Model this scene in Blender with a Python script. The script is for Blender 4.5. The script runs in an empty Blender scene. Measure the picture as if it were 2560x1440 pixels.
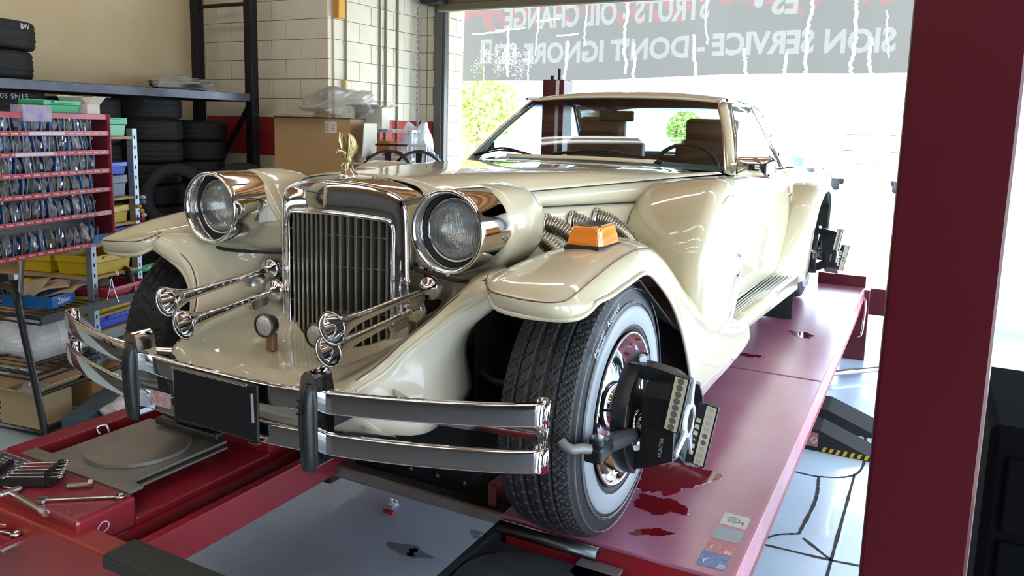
import bpy, bmesh, math, random
from mathutils import Vector, Matrix
random.seed(7)
S = bpy.context.scene
COL = S.collection
PI = math.pi
# ------------------------------------------------------------------ camera
cd = bpy.data.cameras.new('camera'); cam = bpy.data.objects.new('camera', cd); COL.objects.link(cam)
cd.sensor_width = 36.0; cd.lens = 36.0 * 1948.87 / 2560; cd.shift_y = -(720 - 598.79) / 2560
cd.clip_start = 0.02; cd.clip_end = 300
def _rot(yaw, pitch, roll):
    f = Vector((math.sin(yaw)*math.cos(pitch), math.cos(yaw)*math.cos(pitch), math.sin(pitch)))
    r = f.cross(Vector((0, 0, 1))).normalized(); u = r.cross(f)
    c, s = math.cos(roll), math.sin(roll)
    r2 = c*r + s*u; u2 = -s*r + c*u
    return Matrix(((r2.x, u2.x, -f.x), (r2.y, u2.y, -f.y), (r2.z, u2.z, -f.z)))
cam.matrix_world = Matrix.Translation((1.4776, -1.9369, 1.0989)) @ _rot(-0.4867, -0.1438, 0.0264).to_4x4()
S.camera = cam
# ------------------------------------------------------------------ sky, sun, exposure
S.view_settings.view_transform = 'Standard'; S.view_settings.look = 'None'
S.view_settings.gamma = 1.0; S.view_settings.use_curve_mapping = False
S.view_settings.exposure = 0.2
W = bpy.data.worlds.new('sky'); S.world = W; W.use_nodes = True
wn = W.node_tree.nodes; wl = W.node_tree.links; wn.clear()
wo = wn.new('ShaderNodeOutputWorld'); wb_ = wn.new('ShaderNodeBackground'); wl.new(wb_.outputs[0], wo.inputs[0])
wb_.inputs[0].default_value = (0.64, 0.81, 1.0, 1); wb_.inputs[1].default_value = 7.8
sd = bpy.data.lights.new('sun', 'SUN'); so = bpy.data.objects.new('sun', sd); COL.objects.link(so)
sd.energy = 10.0; sd.angle = 0.01; sd.color = (1.0, 0.95, 0.86)
so.rotation_euler = (math.radians(24), 0, math.radians(98))
try:
    S.cycles.max_bounces = 10; S.cycles.diffuse_bounces = 4; S.cycles.glossy_bounces = 5
    S.cycles.transmission_bounces = 8; S.cycles.transparent_max_bounces = 12
    S.cycles.caustics_reflective = False; S.cycles.caustics_refractive = False
    S.cycles.sample_clamp_indirect = 6.0
except Exception: pass
# ------------------------------------------------------------------ materials
MATS = {}
def mat(name, col=(.5,.5,.5), rough=.5, metal=0., coat=0., spec=.5, trans=0., alpha=1., cr=.03, emit=None, es=0., ior=1.45,
        noise=None, bump=None, wave=None, subs=0):
    """noise=(scale, second colour, amount) ; bump=(scale, strength) ; wave=(scale, strength, axis)"""
    if name in MATS: return MATS[name]
    m = bpy.data.materials.new(name); m.use_nodes = True; nt = m.node_tree; n = nt.nodes; b = n['Principled BSDF']
    def si(k, v):
        if k in b.inputs: b.inputs[k].default_value = v
    si('Base Color', (*col, 1)); si('Roughness', rough); si('Metallic', metal); si('Coat Weight', coat); si('Coat Roughness', cr)
    si('Specular IOR Level', spec); si('Transmission Weight', trans); si('Alpha', alpha); si('IOR', ior)
    if emit: si('Emission Color', (*emit, 1)); si('Emission Strength', es)
    tc = n.new('ShaderNodeTexCoord')
    if noise:
        sc, c2, am = noise
        t = n.new('ShaderNodeTexNoise'); t.inputs['Scale'].default_value = sc; t.inputs['Detail'].default_value = 6; t.inputs['Roughness'].default_value = .65
        nt.links.new(tc.outputs['Object'], t.inputs['Vector'])
        r = n.new('ShaderNodeValToRGB'); r.color_ramp.elements[0].position = .5 - .22; r.color_ramp.elements[1].position = .5 + .22
        nt.links.new(t.outputs['Fac'], r.inputs['Fac'])
        mx = n.new('ShaderNodeMix'); mx.data_type = 'RGBA'; mx.inputs[6].default_value = (*col, 1); mx.inputs[7].default_value = (*[a*(1-am)+c*am for a, c in zip(col, c2)], 1)
        nt.links.new(r.outputs['Color'], mx.inputs[0]); nt.links.new(mx.outputs[2], b.inputs['Base Color'])
    hgt = None
    if bump:
        t2 = n.new('ShaderNodeTexNoise'); t2.inputs['Scale'].default_value = bump[0]; t2.inputs['Detail'].default_value = 5
        nt.links.new(tc.outputs['Object'], t2.inputs['Vector']); hgt = (t2.outputs['Fac'], bump[1])
    if wave:
        t3 = n.new('ShaderNodeTexWave'); t3.wave_type = 'BANDS'; t3.bands_direction = wave[2]; t3.inputs['Scale'].default_value = wave[0]
        nt.links.new(tc.outputs['Object'], t3.inputs['Vector']); hgt = (t3.outputs['Fac'], wave[1])
    if hgt:
        bp = n.new('ShaderNodeBump'); bp.inputs['Strength'].default_value = hgt[1]; bp.inputs['Distance'].default_value = .005
        nt.links.new(hgt[0], bp.inputs['Height']); nt.links.new(bp.outputs['Normal'], b.inputs['Normal'])
    MATS[name] = m; return m
CREAM = mat('cream_paint', (.56, .50, .34), .30, 0, 1.0, .5)
PAINT_DK = mat('pinstripe', (.075, .030, .020), .4)
CHROME = mat('chrome', (.80, .80, .80), .05, 1)
CHROME_W = mat('worn_chrome', (.62, .61, .59), .16, 1, noise=(30, (.4,.39,.37), .6))
STEEL = mat('tool_steel', (.62, .61, .58), .24, 1)
RUB = mat('tyre_rubber', (.018, .018, .019), .55, bump=(300, .1))
RUBOLD = mat('old_tyre_rubber', (.012, .012, .013), .6, spec=.35, noise=(8, (.03,.03,.03), .5))
BLK = mat('black_plastic', (.012, .012, .013), .32)
BLKM = mat('matte_black', (.010, .010, .011), .75)
DARKWELL = mat('underbody_black', (.008, .010, .011), .7)
WHITEW = mat('whitewall', (.27, .29, .31), .45)
def redpaint(name, base, dust, dscale=3., dam=.6, rough=.3):
    return mat(name, base, rough, 0, .3, noise=(dscale, dust, dam), bump=(60, .05))
RED = redpaint('lift_red_paint', (.24, .012, .020), (.36, .05, .06), 3, .5)
REDPOST = mat('post_red_dimmed', (.07, .003, .009), .3, 0, .35)  # lift red darkened: dim light on the post front put into the colour
# ------------------------------------------------------------------ objects
def link(o, parent=None):
    COL.objects.link(o)
    if parent is not None: o.parent = parent
    return o
def tag(o, label=None, cat=None, group=None, kind=None):
    if label: o['label'] = label
    if cat: o['category'] = cat
    if group: o['group'] = group
    if kind: o['kind'] = kind
    return o
def thing(name, label, cat, loc=(0,0,0), rz=0., group=None):
    o = bpy.data.objects.new(name, None); o.empty_display_size = .1; link(o)
    o.location = loc; o.rotation_euler = (0, 0, rz)
    return tag(o, label, cat, group)
class MB:
    """collects vertices and faces for ONE mesh"""
    def __init__(s): s.v = []; s.f = []; s.sm = []
    def add(s, vs, fs, smooth=False, M=None):
        k = len(s.v)
        s.v += [tuple(M @ Vector(p)) if M is not None else tuple(p) for p in vs]
        s.f += [tuple(i + k for i in f) for f in fs]; s.sm += [smooth]*len(fs); return s
    def box(s, c, d, M=None, rz=0):
        x, y, z = c; a, b, h = d[0]/2, d[1]/2, d[2]/2
        vs = [(i*a, j*b, k*h) for k in (-1, 1) for j in (-1, 1) for i in (-1, 1)]
        cr, sr = math.cos(rz), math.sin(rz)
        vs = [(x + p[0]*cr - p[1]*sr, y + p[0]*sr + p[1]*cr, z + p[2]) for p in vs]
        return s.add(vs, [(0,2,3,1),(4,5,7,6),(0,1,5,4),(2,6,7,3),(0,4,6,2),(1,3,7,5)], False, M)
    def cyl(s, p, q, r, r2=None, n=16, cap=True, smooth=True):
        p, q = Vector(p), Vector(q); r2 = r if r2 is None else r2
        d = (q-p).normalized(); a = d.orthogonal().normalized(); b = d.cross(a)
        vs = []
        for c, rr in ((p, r), (q, r2)):
            vs += [c + rr*(math.cos(2*PI*i/n)*a + math.sin(2*PI*i/n)*b) for i in range(n)]
        s.add(vs, [(i, (i+1)%n, n+(i+1)%n, n+i) for i in range(n)], smooth)
        if cap: s.add(vs, [tuple(range(n-1,-1,-1)), tuple(range(n, 2*n))], False)
        return s
    def tube(s, pts, r, n=8, cap=True, closed=False):
        pts = [Vector(p) for p in pts]; m = len(pts); rings = []
        up = None
        for i, p in enumerate(pts):
            if closed: t = pts[(i+1)%m] - pts[i-1]
            else: t = pts[min(i+1, m-1)] - pts[max(i-1, 0)]
            t.normalize()
            if up is None: up = t.orthogonal().normalized()
            up = (up - t*up.dot(t));
            if up.length < 1e-6: up = t.orthogonal()
            up.normalize(); b = t.cross(up)
            rr = r[i] if isinstance(r, (list, tuple)) else r
            rings.append([p + rr*(math.cos(2*PI*k/n)*up + math.sin(2*PI*k/n)*b) for k in range(n)])
        vs = [v for rg in rings for v in rg]; fs = []
        for i in range(m if closed else m-1):
            j = (i+1) % m
            for k in range(n): fs.append((i*n+k, i*n+(k+1)%n, j*n+(k+1)%n, j*n+k))
        s.add(vs, fs, True)
        if cap and not closed: s.add(vs, [tuple(range(n-1,-1,-1)), tuple(range((m-1)*n, m*n))], False)
        return s
    def lathe(s, prof, o=(0,0,0), axis='Z', n=32, M=None, smooth=True):
        """prof = [(radius, height)...] about the axis through o"""
        vs = []
        for r, h in prof:
            for i in range(n):
                a = 2*PI*i/n; c, t = r*math.cos(a), r*math.sin(a)
                p = {'Z': (c, t, h), 'X': (h, c, t), 'Y': (t, h, c)}[axis]
                vs.append((p[0]+o[0], p[1]+o[1], p[2]+o[2]))
        fs = [(i*n+k, i*n+(k+1)%n, (i+1)*n+(k+1)%n, (i+1)*n+k) for i in range(len(prof)-1) for k in range(n)]
        return s.add(vs, fs, smooth, M)
    def grid(s, rows, smooth=True, flip=False, close=False):
        nr, nc = len(rows), len(rows[0]); vs = [p for r in rows for p in r]; fs = []
        for i in range(nr-1):
            for k in range(nc if close else nc-1):
                f = (i*nc+k, i*nc+(k+1)%nc, (i+1)*nc+(k+1)%nc, (i+1)*nc+k)
                fs.append(f[::-1] if flip else f)
        return s.add(vs, fs, smooth)
    def prism(s, poly, o, u, v, w, smooth=False):
        """polygon poly (2D) in axes u,v at o, extruded along vector w"""
        o, u, v, w = Vector(o), Vector(u), Vector(v), Vector(w); n = len(poly)
        a = [o + u*p[0] + v*p[1] for p in poly]; b = [p + w for p in a]
        s.add(a+b, [tuple(range(n-1,-1,-1)), tuple(range(n, 2*n))], False)
        return s.add(a+b, [(i, (i+1)%n, n+(i+1)%n, n+i) for i in range(n)], smooth)
    def ball(s, c, r, nu=14, nv=8, M=None):
        sx, sy, sz = (r, r, r) if not isinstance(r, (tuple, list)) else r
        prof = [(math.sin(PI*i/nv), -math.cos(PI*i/nv)) for i in range(nv+1)]
        vs = []
        for a, h in prof:
            for k in range(nu): vs.append((c[0]+sx*a*math.cos(2*PI*k/nu), c[1]+sy*a*math.sin(2*PI*k/nu), c[2]+sz*h))
        fs = [(i*nu+k, i*nu+(k+1)%nu, (i+1)*nu+(k+1)%nu, (i+1)*nu+k) for i in range(nv) for k in range(nu)]
        return s.add(vs, fs, True, M)
    def mesh(s, name, m, merge=False):
        me = bpy.data.meshes.new(name); me.from_pydata(s.v, [], s.f); me.validate()
        if len(me.polygons) == len(s.sm): me.polygons.foreach_set('use_smooth', s.sm)
        me.materials.append(m)
        bm = bmesh.new(); bm.from_mesh(me)
        if merge: bmesh.ops.remove_doubles(bm, verts=bm.verts, dist=1e-5)
        bmesh.ops.recalc_face_normals(bm, faces=bm.faces); bm.to_mesh(me); bm.free()
        return me
    def obj(s, name, m, parent=None, bevel=0, seg=2, solid=0, sub=0, loc=None, rot=None, merge=False, off=-1):
        o = bpy.data.objects.new(name, s.mesh(name, m, merge or sub > 0)); link(o, parent)
        if loc is not None: o.location = loc
        if rot is not None: o.rotation_euler = rot
        if sub: x = o.modifiers.new('subdivide', 'SUBSURF'); x.levels = sub; x.render_levels = sub
        if solid: x = o.modifiers.new('thickness', 'SOLIDIFY'); x.thickness = solid; x.offset = off
        if bevel: x = o.modifiers.new('edges', 'BEVEL'); x.width = bevel; x.segments = seg; x.limit_method = 'ANGLE'; x.angle_limit = .6
        return o
def spl(P, n):
    """Catmull-Rom through P, n samples"""
    P = [Vector(p) for p in P]
    if len(P) == 2: return [P[0].lerp(P[1], i/(n-1)) for i in range(n)]
    t = [0.]
    for i in range(1, len(P)): t.append(t[-1] + max((P[i]-P[i-1]).length, 1e-6)**.5)
    out = []
    for k in range(n):
        x = t[-1]*k/(n-1); i = 0
        while i < len(P)-2 and x > t[i+1]: i += 1
        h = t[i+1]-t[i]; u = (x-t[i])/h
        def tan(j):
            if j == 0: return (P[1]-P[0])/(t[1]-t[0])
            if j == len(P)-1: return (P[-1]-P[-2])/(t[-1]-t[-2])
            a = (P[j]-P[j-1])/(t[j]-t[j-1]); b = (P[j+1]-P[j])/(t[j+1]-t[j]); w = (t[j]-t[j-1])/(t[j+1]-t[j-1])
            return a*(1-w)+b*w
        m0, m1 = tan(i)*h, tan(i+1)*h
        out.append(P[i]*(2*u**3-3*u*u+1) + m0*(u**3-2*u*u+u) + P[i+1]*(-2*u**3+3*u*u) + m1*(u**3-u*u))
    return out
def surf(ctrl, nu, nv):
    rows = [spl(r, nu) for r in ctrl]
    cols = [spl([r[k] for r in rows], nv) for k in range(nu)]
    return [[cols[k][i] for k in range(nu)] for i in range(nv)]
def mir(rows, s): return [[(p[0]*s, p[1], p[2]) for p in r] for r in rows]
def mp(pts, s): return [(p[0]*s, p[1], p[2]) for p in pts]
def dup(root, loc=None, rz=None, label=None, group=None):
    r = root.copy(); COL.objects.link(r)
    if loc is not None: r.location = loc
    if rz is not None: r.rotation_euler = (root.rotation_euler[0], root.rotation_euler[1], rz)
    if label: r['label'] = label
    if group: r['group'] = group
    for ch in list(root.children):
        c = ch.copy(); COL.objects.link(c); c.parent = r
        for g in list(ch.children):
            d = g.copy(); COL.objects.link(d); d.parent = c
    return r
def text(name, s, m, size, M, parent=None, ext=.0008, xs=1., font_off=0., align='CENTER', sp=1.):
    cu = bpy.data.curves.new(name, 'FONT'); cu.body = s; cu.size = size; cu.extrude = ext; cu.offset = font_off
    cu.align_x = align; cu.align_y = 'CENTER'; cu.space_character = sp; cu.resolution_u = 3
    t = bpy.data.objects.new(name, cu); COL.objects.link(t)
    dg = bpy.context.evaluated_depsgraph_get(); dg.update()
    me = bpy.data.meshes.new_from_object(t.evaluated_get(dg)); bpy.data.objects.remove(t); bpy.data.curves.remove(cu)
    me.transform(M @ Matrix.Diagonal((xs, 1, 1, 1)))
    me.materials.clear(); me.materials.append(m)
    o = bpy.data.objects.new(name, me); link(o, parent); return o
def frame(o, x, y):
    """matrix whose local x,y axes are given, at o"""
    x = Vector(x).normalized(); z = x.cross(Vector(y)).normalized(); y = z.cross(x)
    return Matrix(((x.x, y.x, z.x, o[0]), (x.y, y.y, z.y, o[1]), (x.z, y.z, z.z, o[2]), (0,0,0,1)))
FZ = -0.55     # workshop floor height; the lift decks are z = 0
# ================================================================== THE ROOM
PLASTER = mat('tan_plaster', (.60, .50, .33), .8, noise=(1.4, (.50,.38,.20), .8), bump=(9, .15))
BLOCK = mat('cream_block', (.66, .62, .50), .75, noise=(3, (.58,.52,.38), .7), bump=(55, .25))
BLOCKR = mat('red_block', (.36, .030, .030), .6, noise=(4, (.28,.02,.02), .5), bump=(55, .25))
MORTAR = mat('painted_mortar', (.42, .38, .28), .85)
CEILM = mat('wood_ceiling', (.40, .20, .075), .55, noise=(5, (.28,.13,.045), .8))
CONC = mat('concrete_sky_tint', (.62, .84, 1.0), .26, 0, .4, .8, noise=(1.7, (.46,.56,.66), .8), bump=(25, .1))  # blue of the sky light mixed into the floor's base colour
YARD = mat('yard_concrete', (.78, .77, .74), .85, noise=(.8, (.7,.68,.64), .5))
JAMB = mat('door_track_steel', (.10, .10, .095), .45, .5)
SLAT = mat('roller_slat', (.13, .105, .07), .5, .3)
DARKW = mat('dark_shop_wall', (.13, .12, .115), .8)
def struct(name, mb, m, parent=None, **k):
    o = mb.obj(name, m, parent, **k)
    if parent is None: o['kind'] = 'structure'
    return o
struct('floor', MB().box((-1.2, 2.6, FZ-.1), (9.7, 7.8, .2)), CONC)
struct('floor.001', MB().box((-1.2, -4.85, FZ-.1), (9.7, 7.1, .2)), mat('unseen_dark_floor', (.09,.09,.095), .5, noise=(2,(.05,.05,.05),.7)))  # added out of view, kept dark to darken the bumper's reflections
o = struct('ceiling', MB().box((-1.2, -1.0, 3.75), (9.7, 15.0, .1)), CEILM)
for i in range(30):
    MB().box((-1.2, -8.0 + i*.5, 3.63), (9.5, .05, .14)).obj('joist', CEILM, o)
struct('wall_left', MB().box((-5.85, -1.9, 1.6), (.2, 12.6, 4.3)), PLASTER)
struct('wall_front', MB().box((-1.2, -8.3, 1.6), (9.7, .2, 4.3)), DARKW)
# unseen right side: wall set close, its openings sized to light the car
w = MB()
for y, l in ((-6.4, 3.6), (-2.6, .4), (5.9, .5)): w.box((3.5, y, 1.6), (.3, l, 4.3))
w.box((3.5, -1, 2.85), (.3, 14.5, 1.8)); struct('wall_right', w, DARKW)
# back wall beside the door, door head, far pier
w = MB(); w.box((-3.84, 6.07, 1.6), (.46, .34, 4.3)); w.box((2.6, 6.07, 1.6), (2.0, .34, 4.3)); 
w.box((0, 6.07, 3.15), (7.4, .34, 1.2)); struct('wall_back', w, BLOCK)
# block pier (the corner by the tyre rack): core + single blocks
core = MB(); core.box((-4.86, 5.12, 1.6), (1.76, 1.60, 4.3)); pier = struct('wall_pier', core, MORTAR)
bm_cache = {}
def block_mesh(lx, ly, m):
    k = (lx, ly, m.name)
    if k not in bm_cache:
        b = MB(); a, c, h, e = lx/2, ly/2, .097, .004
        vs = []
        # chamfered block: 12 + 8 corner style (front/back faces inset)
        for z in (-h, h):
            for p in ((-a+e, -c), (a-e, -c), (a, -c+e), (a, c-e), (a-e, c), (-a+e, c), (-a, c-e), (-a, -c+e)): vs.append((p[0], p[1], z))
        fs = [(i, (i+1) % 8, 8+(i+1) % 8, 8+i) for i in range(8)] + [tuple(range(7,-1,-1)), tuple(range(8,16))]
        b.add(vs, fs); bm_cache[k] = b.mesh('block', m)
    return bm_cache[k]
def lay(wall, x0, x1, y, axis, face, rows=(0, 17), L=.40, red=True):
    for r in range(*rows):
        z = -.47 + .2*r + .1; m = BLOCKR if red and 6 <= r <= 7 else BLOCK
        p = x0 - (L/2 if r % 2 else 0)
        while p < x1 - .02:
            a, b = max(p, x0), min(p+L, x1)
            if b - a > .05:
                l = round(b-a-.006, 3)
                me = block_mesh(l, .06, m) if axis == 'X' else block_mesh(.06, l, m)
                o = bpy.data.objects.new('block', me); link(o, wall)
                o.location = ((a+b)/2, y, z) if axis == 'X' else (y, (a+b)/2, z)
            p += L
lay(pier, -5.74, -3.965, 4.31, 'X', -1)
lay(pier, 4.345, 5.89, -3.975, 'Y', 1)
back = bpy.data.objects['wall_back']
lay(back, -3.95, -3.72, 5.885, 'X', -1)
lay(back, 5.93, 6.24, -3.615, 'Y', 1, L=.32, red=False)
# door frame, roller curtain
j = MB(); j.box((-3.665, 5.86, .95), (.10, .09, 3.1)); j.box((-3.60, 5.87, .95), (.035, .06, 3.1)); struct('trim_1', j, JAMB)
rd = MB(); rd.box((-.85, 5.80, 2.425), (5.6, .06, .07)); door = struct('door_1', rd, SLAT)
for i in range(5): MB().box((-.85, 5.83, 2.50 + i*.085), (5.6, .045, .078)).obj('slat', SLAT, door, bevel=.012)
MB().box((-.85, 5.80, 2.385), (5.6, .035, .018)).obj('rubber_seal', mat('seal_grey', (.35,.33,.28), .6), door)
MB().box((-3.66, 5.72, 2.62), (.26, .22, .34)).obj('drum_bracket', BLKM, door, bevel=.02)
# expansion cuts in the floor on the right
CUT = mat('floor_cut', (.03, .03, .03), .8)
fl = bpy.data.objects['floor']
for pl in ([(.60, 1.955), (.987,1.96),(1.142,1.959),(1.293,2.073),(1.29,2.9)],[(1.142,1.959),(1.16,1.7),(1.139,1.33)],[(1.293,2.073),(1.28,1.18)],[(.6,1.14),(.977,1.163),(1.007,1.191),(1.063,1.275),(1.139,1.33)],[(1.16,1.302),(1.28,1.18)],[(.977,1.163),(1.28,1.18),(1.399,1.196),(2.2,1.2)],[(1.28,1.18),(1.27,.3)]):
    P = spl([(x, y, 0) for x, y in pl], 10*len(pl)) if len(pl) > 2 else [Vector((*pl[0], 0)).lerp(Vector((*pl[1], 0)), i/9) for i in range(10)]
    rows = []
    for i, p in enumerate(P):
        t = (P[min(i+1, len(P)-1)] - P[max(i-1, 0)]).normalized(); n = Vector((-t.y, t.x, 0)); wv = .005 + .004*random.random()
        rows.append([tuple(p + n*wv + Vector((0,0,FZ+.0012))), tuple(p - n*wv + Vector((0,0,FZ+.0012)))])
    MB().grid(rows, False).obj('joint', CUT, fl)
# ceiling tube lamps
TUBE = mat('lamp_tube', (1,1,1), .4, emit=(1.0, .98, .94), es=10.5)
LAMPW = mat('lamp_housing', (.75,.74,.70), .5)
k = 0
for y in (-5.4, -3.9, -2.4, -.9, 2.2):
    for x in (-4.0, -1.2, 1.6):
        t = thing('strip_lamp', '%s strip lamp in the %s row under the wood ceiling' % (('left','middle','right')[k % 3], ('front','second','third','fourth','rear')[k//3]), 'ceiling lamp', (x, y, 3.40), 0, 'strip lamps under the ceiling')
        MB().box((0, 0, .05), (2.4, .18, .07)).obj('housing', LAMPW, t, bevel=.01)
        for s in (-.05, .05): MB().cyl((-1.17, s, 0), (1.17, s, 0), .018, n=10).obj('tube', TUBE, t)
        for s in (-.8, .8): MB().cyl((s, 0, .08), (s, 0, .30), .006, n=6).obj('hanger', LAMPW, t)
        k += 1
# ================================================================== OUTSIDE
struct('ground', MB().box((0, 45, FZ-.12), (120, 77, .2)), YARD)
struct('ground.001', MB().box((44, -14, FZ-.12), (80.7, 41, .2)), YARD)
# ================================================================== THE LIFT
lift = thing('vehicle_lift', 'long red four-post alignment lift carrying the cream car', 'car lift', (0, 0, 0))
DECK = mat('deck_red_dust_sky_sheen', (.42, .16, .26), .28, 0, .8, .9, cr=.25, noise=(5, (.36,.06,.12), .7), bump=(80, .06))  # dusty film plus pale lavender sky reflection put into the base colour
REDF = mat('deck_edge_red', (.33, .02, .03), .35, noise=(4, (.25,.015,.02), .6))
GREYPL = mat('turn_plate_grey', (.34, .31, .26), .42, .55, noise=(4, (.20,.18,.15), .8), bump=(50,.08))
BLKPL = mat('turn_plate_black', (.045, .045, .05), .38, .5, noise=(6, (.10,.10,.115), .8))
def deck(name, x0, x1, y0, y1, z, t, m, bev=.006): return MB().box(((x0+x1)/2, (y0+y1)/2, z-t/2), (x1-x0, y1-y0, t)).obj(name, m, lift, bevel=bev)
# right runway
deck('runway_plate', .49, 1.14, -.09, 1.708, 0, .012, DECK, .003)
deck('runway_plate', .49, 1.14, 1.724, 4.24, 0, .012, DECK, .003)
deck('runway_beam', .50, 1.135, -.085, 4.24, -.012, .16, REDF)
deck('runway_edge', 1.135, 1.145, -.09, 4.24, -.001, .10, mat('edge_pink', (.62,.30,.36), .3, noise=(9,(.5,.12,.16),.6)), .002)
deck('pocket_floor', .46, 1.135, -.62, -.09, -.085, .06, REDF)
deck('runway_nose', .46, 1.135, -.74, -.62, 0, .12, REDF)
# left runway
deck('runway_plate', -1.14, -.49, -.01, 1.708, 0, .012, RED, .003)
deck('runway_plate', -1.14, -.49, 1.724, 4.24, 0, .012, RED, .003)
deck('runway_beam', -1.135, -.50, -.005, 4.24, -.012, .16, REDF)
deck('runway_nose', -1.14, -.485, -.727, -.541, 0, .10, RED, .012)
deck('pocket_floor', -1.135, -.49, -.541, -.01, -.070, .06, REDF)
deck('pocket_rim', -1.145, -1.06, -.541, -.01, -.001, .06, RED)
# inner rails for the rolling jack
b = MB().box((-.475, 1.70, -.128), (.02, 4.87, .066)); b.box((-.43, 1.70, -.16), (.11, 4.87, .012)); b.obj('inner_rail', REDF, lift)
MB().box((-.325, 1.72, -.105), (.035, 4.83, .11)).obj('inner_rail_flange', REDF, lift, bevel=.004)
b = MB().box((.475, 1.75, -.10), (.02, 4.9, .12)); b.box((.43, 1.75, -.16), (.11, 4.9, .012)); b.obj('inner_rail', BLKM, lift)
ir = MB().box((.325, 2.15, -.105), (.035, 4.0, .11)).obj('inner_rail_flange', REDF, lift, bevel=.004)
for i in range(12): MB().cyl((.305, .3+i*.3, -.09), (.312, .3+i*.3, -.09), .010, n=6).obj('bolt', STEEL, ir)
# front cross beam with its dark cover
MB().box((.05, -.72, -.19), (2.72, .075, .32)).obj('cross_beam', mat('beam_orange_red', (.34,.03,.022), .36, noise=(8,(.25,.02,.02),.5)), lift, bevel=.008)
cv = MB().box((.55, -.722, -.026), (1.72, .092, .012)); cv.box((.55, -.768, -.040), (1.72, .008, .030)); cv.obj('beam_cover', mat('dark_rubber_cover', (.035,.036,.030), .7, bump=(40,.3)), lift, bevel=.003)
MB().box((-.98, -.815, -.085), (.60, .115, .012)).obj('tool_ledge', RED, lift, bevel=.002)
for x, z in ((-.76, -.13), (-.72, -.27), (-1.0, -.2)): MB().cyl((x, -.758, z), (x, -.775, z), .017, n=6, smooth=False).obj('bolt', CHROME_W, lift)
# turn plates
def turnplate(root, cx, cy, z, m, md, s):
    MB().box((cx-.0, cy, z-.006), (.40, .39, .010)).obj('base_plate', m, root, bevel=.002)
    MB().box((cx, cy, z-.024), (.42, .38, .008)).obj('lower_plate', m, root, bevel=.002)
    MB().cyl((cx, cy, z), (cx, cy, z+.012), .165, n=56).obj('turning_disc', md, root, bevel=.002)
    MB().cyl((cx, cy, z-.032), (cx, cy, z-.026), .16, n=40).obj('lower_disc', m, root)
tl = thing('turn_plate', 'round grey steel turning plate in the left runway ahead of the wheel', 'turning plate', (0,0,0))
turnplate(tl, -.785, -.31, -.004, GREYPL, GREYPL, 1)
MB().box((-.79, -.516, -.004), (.54, .05, .010)).obj('front_strip', GREYPL, tl, bevel=.002)
MB().box((-.725, -.155, .026), (.31, .042, .028)).obj('bridge_bar', mat('bridge_steel', (.10,.10,.10), .3, .9), tl, bevel=.008)
t = MB().tube(spl([(-1.01,-.30,-.01),(-1.02,-.30,.012),(-1.01,-.275,.016),(-1.0,-.27,-.01)], 12), .004).obj('lock_pin', STEEL, tl)
tr = thing('turn_plate', 'black turning plate in the right runway just ahead of the front tyre', 'turning plate', (0,0,0))
turnplate(tr, .66, -.33, -.052, BLKPL, BLKPL, 1)
MB().box((.80, -.20, -.058), (.12, .22, .010)).obj('side_plate', mat('side_plate_steel',(.32,.32,.35),.35,.6), tr, bevel=.002)
b = MB(); b.grid([[(x, -.125 + .022*math.cos(a), -.022+.026*math.sin(a)) for a in [PI*i/8 for i in range(9)]] for x in (.505, .80)]); b.obj('bridge_bar', mat('bridge_steel', (.1,.1,.1)), tr, solid=.004)
# posts, rear cross beam, wheel stop
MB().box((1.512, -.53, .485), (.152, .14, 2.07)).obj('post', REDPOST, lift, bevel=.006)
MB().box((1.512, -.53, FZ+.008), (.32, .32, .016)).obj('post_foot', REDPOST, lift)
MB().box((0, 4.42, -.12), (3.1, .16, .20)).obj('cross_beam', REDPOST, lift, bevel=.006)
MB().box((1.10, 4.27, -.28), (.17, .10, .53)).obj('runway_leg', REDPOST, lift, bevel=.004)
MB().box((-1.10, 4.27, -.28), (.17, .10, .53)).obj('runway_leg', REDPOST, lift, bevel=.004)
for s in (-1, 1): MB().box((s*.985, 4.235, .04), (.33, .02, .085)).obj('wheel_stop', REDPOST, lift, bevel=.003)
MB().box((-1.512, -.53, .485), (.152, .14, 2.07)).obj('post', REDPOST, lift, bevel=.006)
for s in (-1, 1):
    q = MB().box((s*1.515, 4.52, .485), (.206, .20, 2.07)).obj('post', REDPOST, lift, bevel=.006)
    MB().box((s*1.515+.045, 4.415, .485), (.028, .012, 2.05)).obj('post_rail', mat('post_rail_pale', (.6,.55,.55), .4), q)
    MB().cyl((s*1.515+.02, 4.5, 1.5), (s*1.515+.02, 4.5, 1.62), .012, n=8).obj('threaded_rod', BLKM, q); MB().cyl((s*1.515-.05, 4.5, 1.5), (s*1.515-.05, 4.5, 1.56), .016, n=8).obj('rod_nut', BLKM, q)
h = MB().tube(spl([(1.15,4.05,-.03),(1.17,4.02,-.06),(1.17,4.0,-.2),(1.16,3.98,-.3),(1.14,3.98,-.31)], 14), .008).obj('safety_hook', CHROME_W, lift)
MB().cyl((1.02, 3.6, -.5), (1.30, 3.9, -.5), .02, n=12).obj('air_cylinder', CHROME_W, lift)
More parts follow.
